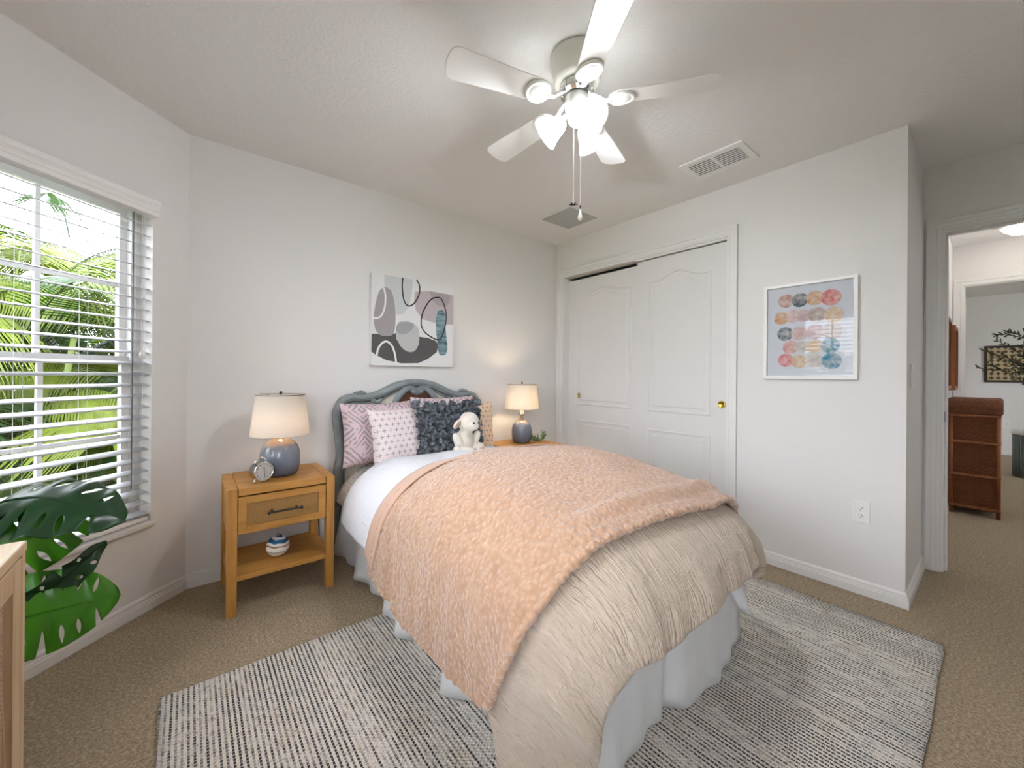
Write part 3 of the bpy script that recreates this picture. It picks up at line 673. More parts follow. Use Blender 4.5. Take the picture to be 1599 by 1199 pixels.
def strip(inner, outer, y0, y1, mat, name, bevel=.006):
    """band between two offset curves of the headboard outline"""
    mb = MB(); n = len(full); nrm = []
    for i in range(n):
        a, b = full[max(i - 1, 0)], full[min(i + 1, n - 1)]; tx, tz = b[0] - a[0], b[1] - a[1]; l = math.hypot(tx, tz) or 1; nrm.append((tz / l, -tx / l))
    rings = []
    for (x, z), (nx, nz) in zip(full, nrm):
        pts = [(x + nx * o, yy, z + nz * o) for o, yy in ((outer, y1), (outer, y0 + .012), (outer + (inner - outer) * .22, y0), (outer + (inner - outer) * .78, y0), (inner, y0 + .012), (inner, y1))]
        rings.append([mb.vert(B(BXC + px, py, pz)) for px, py, pz in pts])
    for a, b in zip(rings, rings[1:]):
        for j in range(6): mb.face([a[j], a[(j + 1) % 6], b[(j + 1) % 6], b[j]])
    mb.face(rings[0]); mb.face(rings[-1][::-1])
    return mb.build(name, mat, bed, smooth=True)
strip(.048, 0, 2.680, 2.738, M['hb'], 'headboard_frame')
strip(.056, .046, 2.690, 2.736, M['hbgroove'], 'frame_groove')
strip(.0345, .0300, 2.6785, 2.70, M['hbgroove'], 'frame_groove')
strip(.066, .055, 2.690, 2.737, M['hb'], 'inner_moulding')
mb = MB(); mb.prism(full, lambda p: B(BXC + p[0] * .93, 2.712, p[1] - .03 if p[1] > .9 else p[1]), lambda p: B(BXC + p[0] * .93, 2.73, p[1] - .03 if p[1] > .9 else p[1])); pn = mb.build('headboard_panel', M['hbpanel'], bed); pn['label'] = 'cream painted headboard panel'
# carved cartouche at the top centre
def loop(pts, closed=True): return smooth_path(pts + ([pts[0]] if closed else []), 6)
car = loop([(-.205, .80), (-.185, .90), (-.145, .985), (-.105, 1.035), (-.065, 1.058), (-.035, 1.052), (-.014, 1.035), (0, 1.028), (.014, 1.035), (.035, 1.052), (.065, 1.058), (.105, 1.035), (.145, .985), (.185, .90), (.205, .80)], False)
mb = MB(); mb.tube([B(BXC + x, 2.695, z) for x, z in car], .024, 10, flat=.6, up=(0, 1, 0))
for s_ in (-1, 1): mb.ball(B(BXC + s_ * .028, 2.684, 1.036), (.024, .014, .020)); mb.tube([B(BXC + s_ * (.26 + .12 * k / 6), 2.70, .985 - .02 * sin(k)) for k in range(7)], [.012 + .010 * (k % 2) for k in range(7)], 8)
mb.build('carved_scroll', M['hb'], bed, smooth=True)
mb = MB(); inn = [(x * .90, z - .012) for x, z in car]; mb.prism(inn, lambda p: B(BXC + p[0], 2.700, p[1]), lambda p: B(BXC + p[0], 2.7115, p[1])); mb.build('carved_inlay', M['hbinlay'], bed)
for s_ in (-1, 1):
    mb = MB(); mb.ball(B(BXC + s_ * .405, 2.703, 1.030), (.045, .022, .013)).ball(B(BXC + s_ * .40, 2.700, 1.036), (.020, .018, .013)); mb.build('carved_rosette', M['hb'], bed, smooth=True)
mb = MB(); mb.box(*[v for v in (.80 - BXC, 1.79 - BXC)], .80 - 2.0, 2.655 - 2.0, .18, .34); mb.build('box_base', M['skirt'], bed)
for sx_ in (.84, 1.75):
    for sy_ in (.84, 2.6):
        mb = MB(); mb.box(sx_ - .02 - BXC, sx_ + .02 - BXC, sy_ - .02 - 2, sy_ + .02 - 2, .014, .18); mb.build('leg', M['black'], bed)

# ------------------------------------------------------------------ bedding
XL, XR, YF = .70, 1.86, .53
RR, XCN = .29, 1.295
DA, FD, CC, VS = .15, .56, .48, 1.35
def sm(a, b, x): t = max(0, min(1, (x - a) / (b - a))); return t * t * (3 - 2 * t)
def ztop(u, v):
    S = (1 - sm(VS, 2.35, v)) * (1 - FD * (1 - sm(.62, 1.3, v)))
    return .625 + DA * S * (1 - CC * ((u - XCN) / .5) ** 2)
def drape(u, v, off=0.0, flat=False):
    qx = max(XL + RR, min(XR - RR, u)); qy = max(v, YF + RR); dx, dy = u - qx, v - qy; d = math.hypot(dx, dy); z = .595 if flat else ztop(qx, qy)
    if d < 1e-9: return Vector((u, v, z + off))
    nx, ny = dx / d, dy / d
    if d < RR * pi / 2: t_ = d / RR; h_ = (RR + off) * sin(t_); dr = RR - (RR + off) * cos(t_)
    else: e_ = d - RR * pi / 2; h_ = RR + off + (-.25 * ny * ny + .05 * nx * nx) * e_; dr = RR + e_
    return Vector((qx + nx * h_, qy + ny * h_, z - dr))
def hang(u, v):
    """how far down the side a cloth point hangs, 0..1"""
    qx = max(XL + RR, min(XR - RR, u)); qy = max(v, YF + RR); return max(0, min(1, (math.hypot(u - qx, v - qy) - .2) / .4))
# mattress with fitted sheet
mb = MB()
def mf(a, b):
    u = .50 + 1.56 * a; v = .90 + 1.775 * b; p = drape(u, v, -.035, True); p.z = max(p.z, .345); return p
mb.grid(60, 40, mf); n0 = len(mb.v); k = 61
bot = [[mb.vert((mb.v[j * k][0] if i == 0 else mb.v[j * k + 60][0], mb.v[j * k][1], .345)) for i in (0, 1)] for j in (0, 40)]
mb.face([bot[0][0], bot[0][1], bot[1][1], bot[1][0]])
mb.face([i for i in range(61)]); mb.face([40 * k + i for i in range(61)])
tag(mb.build('mattress', M['sheet'], smooth=True), 'mattress in a pale floral fitted sheet, seen at the pillow end of the bed', 'mattress')
# skirt
path = [(.775, 2.66), (.775, .70), (1.825, .70), (1.825, 2.66)]
def along(s_):
    Ls = [1.96, 1.05, 1.96]; d = s_ * sum(Ls)
    for i, l in enumerate(Ls):
        if d <= l or i == 2:
            a, b = Vector(path[i]), Vector(path[i + 1]); t_ = min(1, d / l); n = Vector(((b - a).y, -(b - a).x)).normalized(); return a.lerp(b, t_), n, d, i
        d -= l
mb = MB()
def skf(a, b):
    p, n, d, i = along(a); dn = 1 - b
    k = .034 * sin(d * 13.5 + 1.2 + .6 * sin(d * 5)) + .016 * sin(d * 31 + 2) * dn
    if i == 1: k = .022 * sin(d * 9 + 1.0) + .007 * sin(d * 41 + 1) * dn - .035 * math.exp(-((d - .50) / .03) ** 2) + .02 * math.exp(-((d - .565) / .035) ** 2)
    if i == 0: yy_ = 2.66 - d; k += .045 * math.exp(-((yy_ - 1.86) / .12) ** 2) - .02 * math.exp(-((yy_ - 2.15) / .10) ** 2) + .03 * math.exp(-((yy_ - 2.42) / .12) ** 2)
    o = dn * (.010 + k) + .004 * dn
    # soften the two corners into rounded turns
    q = Vector((p.x, p.y)) + Vector((n.x, n.y)) * -abs(0) + Vector((n.x, n.y)) * o * (1)
    return (q.x, q.y, .016 + .345 * b)
mb.grid(420, 10, lambda a, b: skf(a, b)); sk = mb.build('bed_skirt', M['skirt'], smooth=True, solid=.002)
tag(sk, 'pale grey gathered bed skirt hanging to the floor under the mattress', 'bed skirt')
# duvet
def lerp_tab(tab, x):
    for (a, b), (c, d) in zip(tab, tab[1:]):
        if x <= c: return b + (d - b) * max(0, min(1, (x - a) / (c - a)))
    return tab[-1][1]
UMIN = [(.2, .17), (.9, .19), (1.05, .34), (1.3, .42), (1.8, .47), (2.4, .52)]
VMIN = [(.1, .32), (.45, .33), (.56, .37), (.66, .43), (.80, .44), (.95, .40), (1.24, .41), (1.55, .42), (1.75, .46), (1.95, .40), (2.2, .36)]
UMAX = [(.2, 2.18), (.8, 2.14), (1.2, 2.10), (2.4, 2.06)]
def duv(a, b, off=0.0):
    v0 = .40 + (2.34 - .40) * b; ul, ur = lerp_tab(UMIN, v0), lerp_tab(UMAX, v0)
    u = ul + (ur - ul) * a; vm = lerp_tab(VMIN, u); v = vm + (2.34 - vm) * b
    qx_ = max(XL + RR, min(XR - RR, u)); qy_ = max(v, YF + RR)
    if u > qx_ and v < qy_:                           # rounded, gathered right foot corner
        dd = math.hypot(u - qx_, v - qy_); d2 = dd if dd < .42 else .42 + .13 * math.tanh((dd - .42) / .13); k_ = d2 / dd; u, v = qx_ + (u - qx_) * k_, qy_ + (v - qy_) * k_
    p = drape(u, v, off); hg = hang(u, v)
    # soft folds: ridges running down the hanging foot and broad quilting on top
    f1 = noise.noise((u * 7 + .3 * noise.noise((u * 3, v * 3, 0)), v * 1.4, 1)) * (.006 + .036 * hg) + .010 * hg * sin(u * 38 + 3 * noise.noise((u * 4, v * 3, 2)))
    f2 = noise.noise((u * 2.2, v * 2.2, 5)) * .012 + noise.noise((u * 30, v * 3, 9)) * .0042 + noise.noise((u * 4, v * 24, 9)) * .0016
    nrm = Vector((u - max(XL + RR, min(XR - RR, u)), v - max(v, YF + RR), .15 if hg > .3 else .5)).normalized()
    p += nrm * (f1 + f2)
    # right foot corner gathers into a puffy fold
    g = math.exp(-((u - 2.02) / .22) ** 2 - ((v - .55) / .22) ** 2); p += Vector((.05, -.01, .02)) * g
    if p.z < .03: p.z = .03
    return p, u, v
mb = MB(); uvs = {}
def df(a, b):
    p, u, v = duv(a, b); return p
mb.grid(150, 150, df, uvs=lambda a, b: ((lambda r_: (r_[1], r_[2]))(duv(a, b))))
dv = mb.build('duvet', M['gauze'], smooth=True, solid=.024)
tag(dv, 'tan crinkled gauze duvet puffed over the foot of the bed', 'duvet')
mb = MB()
def cuff(a, b):
    v = 1.74 + .64 * b; ul = lerp_tab([(1.5, .40), (1.85, .44), (2.1, .505), (2.4, .54)], v) ; u = ul + (2.08 - ul) * a
    roll = sm(2.30, 2.38, v); p = drape(u, v, .010 + .012 * sm(1.80, 1.95, v) + .022 * sin(pi * min(1, max(0, (v - 1.9) / .48))) - .045 * roll)
    hg = hang(u, v); nrm = Vector((u - max(XL + RR, min(XR - RR, u)), 0, .4)).normalized()
    p += nrm * (noise.noise((u * 4, v * 6, 21)) * .012 + noise.noise((u * 2, v * 12, 25)) * .014 * (0.25 + hg)) * sm(1.80, 2.0, v); return p
mb.grid(110, 60, cuff); cf = mb.build('turned_down_cuff', M['cotton'], dv, smooth=True, solid=.014); cf['label'] = 'white reverse side of the duvet folded back towards the pillows'
mb = MB()
def tab(a, b):
    p = Vector((1.64, .70, .40)).lerp(Vector((1.80, .70, .36)), a).lerp(Vector((1.815, .672, .175)), b); p.y += .015 * sin(3 * a + 2 * b); return p
mb.grid(8, 8, tab); tg_ = mb.build('white_corner', M['cotton'], dv, smooth=True, solid=.008); tg_['label'] = 'white inside corner of the duvet showing under the puffed edge'
# throw
FAR = [(0, (.38, 1.865)), (.10, (.56, 1.79)), (.3, (.88, 1.66)), (.5, (1.2, 1.62)), (.75, (1.6, 1.58)), (1, (2.06, 1.52))]
NEAR = [(0, (.325, .925)), (.13, (.56, .81)), (.22, (.70, .745)), (.32, (.85, .722)), (.5, (1.15, .700)), (.72, (1.5, .675)), (.86, (1.78, .695)), (1, (2.06, .74))]
def lv2(tab_, x): 
    for (a, p), (c, q_) in zip(tab_, tab_[1:]):
        if x <= c: t_ = (x - a) / (c - a); return (p[0] + (q_[0] - p[0]) * t_, p[1] + (q_[1] - p[1]) * t_)
    return tab_[-1][1]
def throw_uv(a, b):
    f, n = lv2(FAR, a), lv2(NEAR, a); u, v = n[0] + (f[0] - n[0]) * b, n[1] + (f[1] - n[1]) * b
    u -= .10 * (1 - sm(0, .16, a)) * (4 * b * (1 - b)) * (.8 + .4 * (b - .5)); return u, v
def throw_p(a, b, off=.034, bumps=True):
    u, v = throw_uv(a, b); p = drape(u, v, off); qx = max(XL + RR, min(XR - RR, u)); nrm = Vector((u - qx, v - max(v, YF + RR), .25)).normalized(); hg = hang(u, v)
    h_ = noise.noise((u * 3, v * 5, 31)) * .012 + hg * noise.noise((u * 1.5, v * 9, 33)) * .016
    h_ += .016 * math.exp(-((b - .10) / .035) ** 2) * sm(.25, .5, a) - .010 * math.exp(-((b - .055) / .02) ** 2) * sm(.3, .5, a)
    h_ -= .020 * math.exp(-((v - 1.62) / .04) ** 2) * hg
    if bumps:
        d_ = noise.voronoi((u * 62, v * 62, 0))[0][0]; h_ += .0055 * (1 - min(1, d_ * 1.3)) + .002 * noise.noise((u * 110, v * 110, 3))
    return p + nrm * h_
NU, NV = 300, 190
mb = MB(); mb.grid(NU, NV, lambda a, b: throw_p(a, b), uvs=lambda a, b: throw_uv(a, b))
edge = [throw_p(0, i / 150, .026) for i in range(151)] + [throw_p(i / 260, 1, .024) for i in range(1, 261)] + [throw_p(1, 1 - i / 150, .026) for i in range(1, 151)] + [throw_p(1 - i / 260, 0, .026) for i in range(1, 260)]
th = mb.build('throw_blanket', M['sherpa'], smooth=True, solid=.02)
tag(th, 'fluffy peach sherpa throw blanket laid across the bed over the duvet', 'blanket')
mb = MB(); edge2 = []
for i, p in enumerate(edge):
    edge2.append(p)
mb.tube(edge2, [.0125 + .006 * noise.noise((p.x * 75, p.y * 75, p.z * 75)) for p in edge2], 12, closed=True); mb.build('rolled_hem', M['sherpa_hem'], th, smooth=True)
mb = MB()
def lin(a, b):
    f = lv2(FAR, a); u, v = f[0] + (-.005 + .07 * b) * (1 if a < .5 else 0.2), f[1] - .05 + .12 * b * (1 - .4 * a); p = drape(u, v, .040 - .006 * b); return p
mb.grid(80, 6, lin); li = mb.build('lining', M['lining'], th, smooth=True, solid=.006); li['label'] = 'smooth peach reverse showing along the edge'

# ------------------------------------------------------------------ cushions
def cushion(name, c, w_, h_, th_, rx, rz, mat, label, roll=0, group='cushions at the headboard'):
    t = thing(name, c, label, 'cushion', rz, group); t.rotation_euler = (R(rx), R(roll), R(rz))
    mb = MB(); N = 30
    def pos(a, b, s_):
        x, y = 2 * a - 1, 2 * b - 1; k = ((1 - x ** 4) * (1 - y ** 4)); th2 = th_ / 2 * (k ** .42) if k > 0 else 0
        px = w_ / 2 * x * (1 - .075 * (1 - y * y) * abs(x)); pz = h_ / 2 * y * (1 - .075 * (1 - x * x) * abs(y))
        wr = .006 * noise.noise((x * 3 + c[0] * 9, y * 3, s_ * 4)) * (k ** .5 if k > 0 else 0)
        return (px, s_ * (th2 + wr), h_ / 2 + pz)
    mb.grid(N, N, lambda a, b: pos(a, b, -1)); mb.grid(N, N, lambda a, b: pos(a, b, 1), flip=True)
    return t, mb.build('cover', mat, t, smooth=True), pos
cushion('cushion', (.985, 2.560, .575), .50, .405, .15, -9, 4, M['pinkgeo'], 'pink and grey geometric cushion at the left corner of the headboard')
cushion('cushion', (1.475, 2.575, .575), .52, .425, .14, -7, -2, M['pinkgeo'], 'pink geometric cushion mostly hidden behind the ruffled one')
cushion('cushion', (1.085, 2.400, .570), .43, .385, .14, -12, 5, M['cross'], 'pale pink cushion with small dark crosses, in front of the left one', roll=-2)
cushion('cushion', (1.600, 2.450, .570), .44, .385, .12, -10, -8, M['cross2'], 'peach cushion with crosses peeking out right of the ruffled one')
tr_, cv, pos = cushion('cushion', (1.375, 2.330, .570), .45, .385, .12, -11, -3, M['slate'], 'dark slate cushion covered in ruffled petals behind the toy lamb')
rnd = random.Random(11); mb = MB()
for k in range(620):
    a, b = rnd.uniform(.0, 1), rnd.uniform(0.0, 1)
    if k % 5 == 0: a = rnd.choice((.005, .995, a, a))
    if k % 7 == 0: b = rnd.choice((.995, b))
    p = Vector(pos(a, b, -1)); out = Vector(((a - .5) * 1.1, -.75, (b - .5) * 1.1)).normalized()
    up = Vector((rnd.uniform(-1, 1), rnd.uniform(-.4, .1), rnd.uniform(-.9, .9))).normalized(); tdir = (out * .75 + up).normalized(); sd_ = tdir.cross(out).normalized(); ln = rnd.uniform(.034, .054); wd = rnd.uniform(.016, .025); nn_ = sd_.cross(tdir).normalized()
    prev = None
    for i, (s_, wf) in enumerate(((0, .35), (.35, 1), (.7, .95), (1, .3))):
        cpt = p + tdir * (ln * s_) + nn_ * (.010 * sin(s_ * 2.2)) + out * .002; row_ = [mb.vert(cpt + sd_ * wd * wf * x + nn_ * (.006 * x * x)) for x in (-1, 0, 1)]
        if prev:
            for x in (0, 1): mb.face([prev[x], prev[x + 1], row_[x + 1], row_[x]])
        prev = row_
mb.build('petals', M['slate'], tr_, smooth=True)

# ------------------------------------------------------------------ plush lamb
lam = thing('toy_lamb', (1.372, 2.135, .664), 'cream plush toy lamb sitting against the dark ruffled cushion', 'toy', R(6))
lam.scale = (1.12, 1.12, 1.12)
mb = MB()
mb.ball((0, .02, .062), (.062, .052, .070)).ball((0, .005, .118), (.040, .036, .030)).ball((.006, -.012, .174), (.060, .056, .057)).ball((.004, -.052, .158), (.036, .032, .030))
for s_ in (-1, 1):
    mb.ball((s_ * .062, -.002, .075), (.024, .026, .05), M=Matrix.Rotation(s_ * .55, 3, 'Y')); mb.ball((s_ * .082, -.02, .030), (.021, .024, .022))
    mb.ball((s_ * .045, -.055, .022), (.027, .062, .024), M=Matrix.Rotation(-s_ * .38, 3, 'Z'))
for i in range(15): a = i * 2.4; mb.ball((.032 * cos(a) * (.3 + i / 15), -.006 + .03 * sin(a) * (.3 + i / 15), .213 - .0012 * i * i / 4), .017, 10, 8)
body = mb.build('body', M['plush'], lam, smooth=True)
md = body.modifiers.new('remesh', 'REMESH'); md.mode = 'VOXEL'; md.voxel_size = .0045; md.use_smooth_shade = True
md = body.modifiers.new('soft', 'SMOOTH'); md.iterations = 6
for s_ in (-1, 1):
    mb = MB(); Me = Matrix.Rotation(s_ * .75, 3, 'Y') @ Matrix.Rotation(.3, 3, 'X'); mb.ball((s_ * .070, -.005, .168), (.034, .012, .019), M=Me); ea = mb.build('ear', M['plush'], lam, smooth=True)
    mb = MB(); mb.ball((s_ * .072, -.013, .166), (.025, .007, .012), M=Me); mb.build('inner_ear', M['tanplush'], ea, smooth=True)
    mb = MB(); mb.ball((.004 + s_ * .018, -.0805, .176), .0062, 10, 8); mb.build('eye', M['black'], lam, smooth=True)
    mb = MB(); Mz = Matrix.Rotation(-s_ * .38, 3, 'Z'); c_ = Vector((s_ * .045, -.055, .022)) + Mz @ Vector((0, -.055, 0)); mb.ball(c_, (.022, .012, .021), M=Mz); f_ = mb.build('foot_sole', M['tanplush'], lam, smooth=True)

# ------------------------------------------------------------------ abstract canvas
cw = thing('canvas_art', (1.289, YB - .001, 1.218), 'square abstract canvas in greys and teal above the headboard', 'painting')
PX0, PX1, PY0, PY1 = 108., 958., 0, 1.
def cvp(px, py):
    """zoomed pixel of the photo -> (x, z) on the canvas, undoing the slant of its top edge"""
    u = (px - 108) / 850.; u = u / (u + (1 - u) * 1.155) * 1.0 if False else u
    top = 112 + 140 * u; bot = 1072 + 8 * u; w2 = (bot - py) / (bot - top)
    s_ = u / (1 + .148 * (1 - u))
    return (-.322 + .644 * s_, .636 * w2)
mcol = ['#e3e3e2', '#cbcfcf', '#a19c9c', '#bcb2b4', '#a9a2a3', '#bdbebd', '#9ea2a2', '#565454', '#2a2b2c', '#ecebea', '#6a8489']
cm = [plain('canvas_paint_%s' % n_, c, .8) for n_, c in zip('white mist taupe blush mauve stone ash charcoal ink chalk teal'.split(), mcol)]
q = NT('canvas_paint_teal_wash', '#6a8489', .8); q.color(q.ramp(q.noise(q.map(q.co(), (3, 3, 16)), 4, 3), [(.3, '#3f5459'), (.5, '#6d8a90'), (.7, '#93a9ad')])); cm[10] = q.m
mb = MB(); mb.box(-.322, .322, -.036, 0, 0, .636)
lay = [0]
def blob(pts, m, closed=True, sm_=True):
    lay[0] += 1; P = loop(pts) [:-1] if sm_ else pts; mb.mi = m; f = [mb.vert((lambda c: (c[0], -.0362 - .00012 * lay[0], c[1]))(cvp(*p))) for p in P]; mb.face(f)
def stroke(pts, m, wdt, closed=False):
    lay[0] += 1; mb.mi = m; P = [cvp(*p) for p in (loop(pts) if closed else loop(pts, False))]; yy = -.0362 - .00012 * lay[0]; prev = None; n = len(P)
    for i in range(n):
        a, b = P[max(i - 1, 0)], P[min(i + 1, n - 1)]; tx, tz = b[0] - a[0], b[1] - a[1]; l = math.hypot(tx, tz) or 1; nx, nz = -tz / l * wdt, tx / l * wdt
        r_ = (mb.vert((P[i][0] - nx, yy, P[i][1] - nz)), mb.vert((P[i][0] + nx, yy, P[i][1] + nz)))
        if prev: mb.face([prev[0], prev[1], r_[1], r_[0]])
        prev = r_
blob([(240, 134), (535, 182), (525, 320), (500, 460), (440, 540), (370, 545), (300, 480), (242, 330)], 1, sm_=False)
blob([(560, 310), (700, 300), (850, 325), (957, 345), (957, 648), (800, 640), (640, 590), (570, 500), (552, 400)], 3, sm_=False)
blob([(712, 303), (925, 345), (918, 420), (880, 465), (800, 455), (740, 400)], 4, sm_=False)
blob([(250, 260), (310, 300), (345, 420), (358, 580), (345, 730), (300, 765), (220, 765), (160, 720), (132, 600), (150, 430), (190, 300)], 2)
blob([(110, 745), (170, 745), (230, 768), (310, 765), (360, 735), (372, 800), (420, 880), (500, 925), (570, 910), (602, 850), (605, 772), (700, 785), (780, 815), (806, 860), (790, 930), (700, 1000), (600, 1045), (420, 1048), (260, 1015), (150, 960), (110, 930)], 7, sm_=False)
blob([(400, 620), (480, 618), (550, 640), (600, 700), (605, 820), (570, 910), (500, 930), (420, 880), (370, 780), (365, 680)], 5)
blob([(400, 620), (500, 620), (550, 655), (510, 720), (440, 748), (380, 730), (368, 670)], 6)
blob([(800, 505), (845, 500), (870, 540), (880, 700), (898, 850), (890, 940), (850, 962), (812, 940), (790, 800), (778, 600)], 10)
stroke([(235, 270), (252, 360), (245, 470), (215, 550), (170, 583), (112, 580)], 9, .006)
stroke([(165, 965), (185, 890), (230, 835), (280, 828), (330, 880), (358, 970), (368, 1045)], 9, .007)
stroke([(430, 165), (425, 270), (445, 400), (490, 455), (550, 430), (600, 340), (605, 250), (572, 185)], 8, .005)
stroke([(780, 368), (830, 380), (870, 470), (885, 580), (860, 720), (815, 800), (740, 780), (660, 720), (625, 640), (640, 530), (690, 430), (740, 380)], 8, .005, True)
mb.build('canvas', cm, cw)

# framed circle print on the closet wall
fp = thing('framed_print', (XC_ - .001, .7035, 1.150), 'white framed glass print of watercolour circles on the right wall', 'painting', -pi / 2)
# local x runs to the viewer's right (-y in the room), local y points into the wall
FW, FH = .452, .570
mb = MB(); f = .018
mb.box(-FW / 2, -FW / 2 + f, -.022, 0, 0, FH).box(FW / 2 - f, FW / 2, -.022, 0, 0, FH).box(-FW / 2 + f, FW / 2 - f, -.022, 0, FH - f, FH).box(-FW / 2 + f, FW / 2 - f, -.022, 0, 0, f); mb.build('frame', M['white'], fp, bevel=.002)
cols = ['#b98f83', '#3f5866', '#d29a63', '#d86a66', '#d5b3ae', '#c5a5a8', '#bba79f', '#d8b98f', '#dfc9b4', '#55707c', '#d99b8f', '#5f9bb0', '#dd8286', '#d7b98c', '#c9c2ba', '#3f8fae']
pm = [plain('print_paper', '#dfe3e8', .9)]
for i, c in enumerate(cols):
    q = NT('watercolour_wash', c, .9); q.color(q.mix(q.noise(q.co(), 38, 3), c, '#ffffff')); q.color(q.mix(q.ramp(q.noise(q.co(), 38, 3), [(.35, (0, 0, 0, 1)), (.9, (1, 1, 1, 1))]), c, '#f2e8e0')); pm.append(q.m)
mb = MB(); mb.face([mb.vert(p) for p in ((-FW / 2 + f, -.006, f), (FW / 2 - f, -.006, f), (FW / 2 - f, -.006, FH - f), (-FW / 2 + f, -.006, FH - f))])
def fpp(px, py):
    u = (px - 85) / 883.; top = 240 - 118 * u; bot = 1086 + 4 * u; w2 = (bot - py) / (bot - top); s_ = u * 1.144 / (1 + .144 * u); return (-FW / 2 + FW * s_, FH * w2)
cir = [(290, 365, 64, 0), (420, 357, 66, 1), (563, 338, 70, 2), (712, 332, 78, 3), (245, 528, 60, 2), (355, 508, 62, 4), (455, 500, 58, 5), (580, 490, 72, 6), (738, 490, 76, 7), (283, 672, 66, 9), (415, 665, 66, 4), (565, 650, 72, 5), (725, 640, 80, 14), (333, 793, 64, 10), (440, 790, 55, 14), (560, 785, 66, 7), (705, 775, 74, 11), (290, 915, 62, 12), (415, 925, 64, 13), (560, 920, 68, 14), (720, 918, 78, 15)]
for k, (px, py, r_, ci) in enumerate(cir):
    mb.mi = ci + 1; c_ = fpp(px, py); u = (px - 85) / 883.; kz = FH / (846 + 122 * u); idx = []
    for i in range(28):
        a = 2 * pi * i / 28; rr_ = r_ * kz * .97 * (1 + .03 * noise.noise((cos(a) * 2, sin(a) * 2, k))); idx.append(mb.vert((c_[0] + rr_ * cos(a), -.0062 - .00004 * k, c_[1] + rr_ * sin(a))))
    mb.face(idx)
mb.build('print', pm, fp)
mb = MB(); mb.face([mb.vert(p) for p in ((-FW / 2 + f, -.012, f), (FW / 2 - f, -.012, f), (FW / 2 - f, -.012, FH - f), (-FW / 2 + f, -.012, FH - f))]); mb.build('glass', M['glass'], fp)

# outlet and switch
def outlet(loc, rz, label, sc=1):
    t = thing('wall_outlet', loc, label, 'outlet', rz); mb = MB(); mb.box(-.037, .037, -.006, 0, -.060, .060); mb.build('cover_plate', M['plastic'], t, bevel=.003)
    for s_ in (-1, 1):
        mb = MB(); mb.lathe([(.0165, 0), (.0165, .0075), (.0155, .0085), (0, .0085)], 24, (0, 0, s_ * .0195), Matrix.Rotation(pi / 2, 3, 'X')); rc = mb.build('receptacle', M['plastic'], t)
        mb = MB()
        for dx, hh_ in ((-.0062, .0045), (.0062, .0035)): mb.box(dx - .0011, dx + .0011, -.0092, -.0080, s_ * .0195 + .002 - hh_, s_ * .0195 + .004 + hh_)
        mb.lathe([(.0024, 0), (.0024, .0092), (0, .0092)], 10, (0, 0, s_ * .0195 - .008), Matrix.Rotation(pi / 2, 3, 'X')); mb.build('slots', M['black'], rc)
    return t
outlet((XC_ - .0005, .464, .441), -pi / 2, 'white double wall outlet low on the wall under the framed print')
t = thing('light_switch', (2.965, YE - .0005, 1.172), 'white rocker light switch on the short wall beside the doorway', 'switch'); mb = MB(); mb.box(-.037, .037, -.006, 0, -.060, .060); mb.build('cover_plate', M['plastic'], t, bevel=.003)
mb = MB(); mb.prism([(-.0065, -.032), (-.011, -.032), (-.008, .032), (-.0065, .032)], lambda p: (-.017, p[0], p[1]), lambda p: (.017, p[0], p[1])); mb.build('rocker', M['plastic'], t)

# ------------------------------------------------------------------ ceiling: vents
def vent():
    x0, x1, y0, y1 = 2.302, 2.556, .880, 1.240; t = thing('ceiling_vent', ((x0 + x1) / 2, (y0 + y1) / 2, H), 'white louvred air vent with dark slots near the right wall', 'vent'); a, b = (x1 - x0) / 2, (y1 - y0) / 2; f = .036
    mb = MB(); mb.box(-a, -a + f, -b, b, -.008, 0).box(a - f, a, -b, b, -.008, 0).box(-a + f, a - f, -b, -b + f, -.008, 0).box(-a + f, a - f, b - f, b, -.008, 0).box(-a + f, a - f, -.009, .009, -.008, 0); mb.build('frame', M['white'], t, bevel=.002)
    mb = MB(); mb.box(-a + f, a - f, -b + f, b - f, -.0015, -.0005); mb.build('duct_shade', M['dark'], t)  # flat black sheet stands for the shade inside the duct
    n = 8
    for k in range(n):
        x = -a + f + (2 * a - 2 * f) * (k + .5) / n
        for (ya, yb) in ((-b + f, -.009), (.009, b - f)):
            mb = MB(); mb.box(x - .006, x + .006, ya, yb, -.0075, -.0060, Matrix.Identity(4)); mb.build('louvre', M['white'], t)
vent()
t = thing('return_panel', (2.390, 2.21, H), 'square pale grey flat vent panel on the ceiling above the closet corner', 'vent'); mb = MB(); mb.box(-.175, .175, -.175, .175, -.006, 0); mb.build('frame', M['plastic'], t, bevel=.002)
mb = MB(); mb.box(-.158, .158, -.158, .158, -.009, -.0062)
q = NT('grey_filter_mesh', '#b4b6b4', .8); q.bump(q.voro(q.co(), 160), .4, .003); mb.build('filter_mesh', q.m, t)

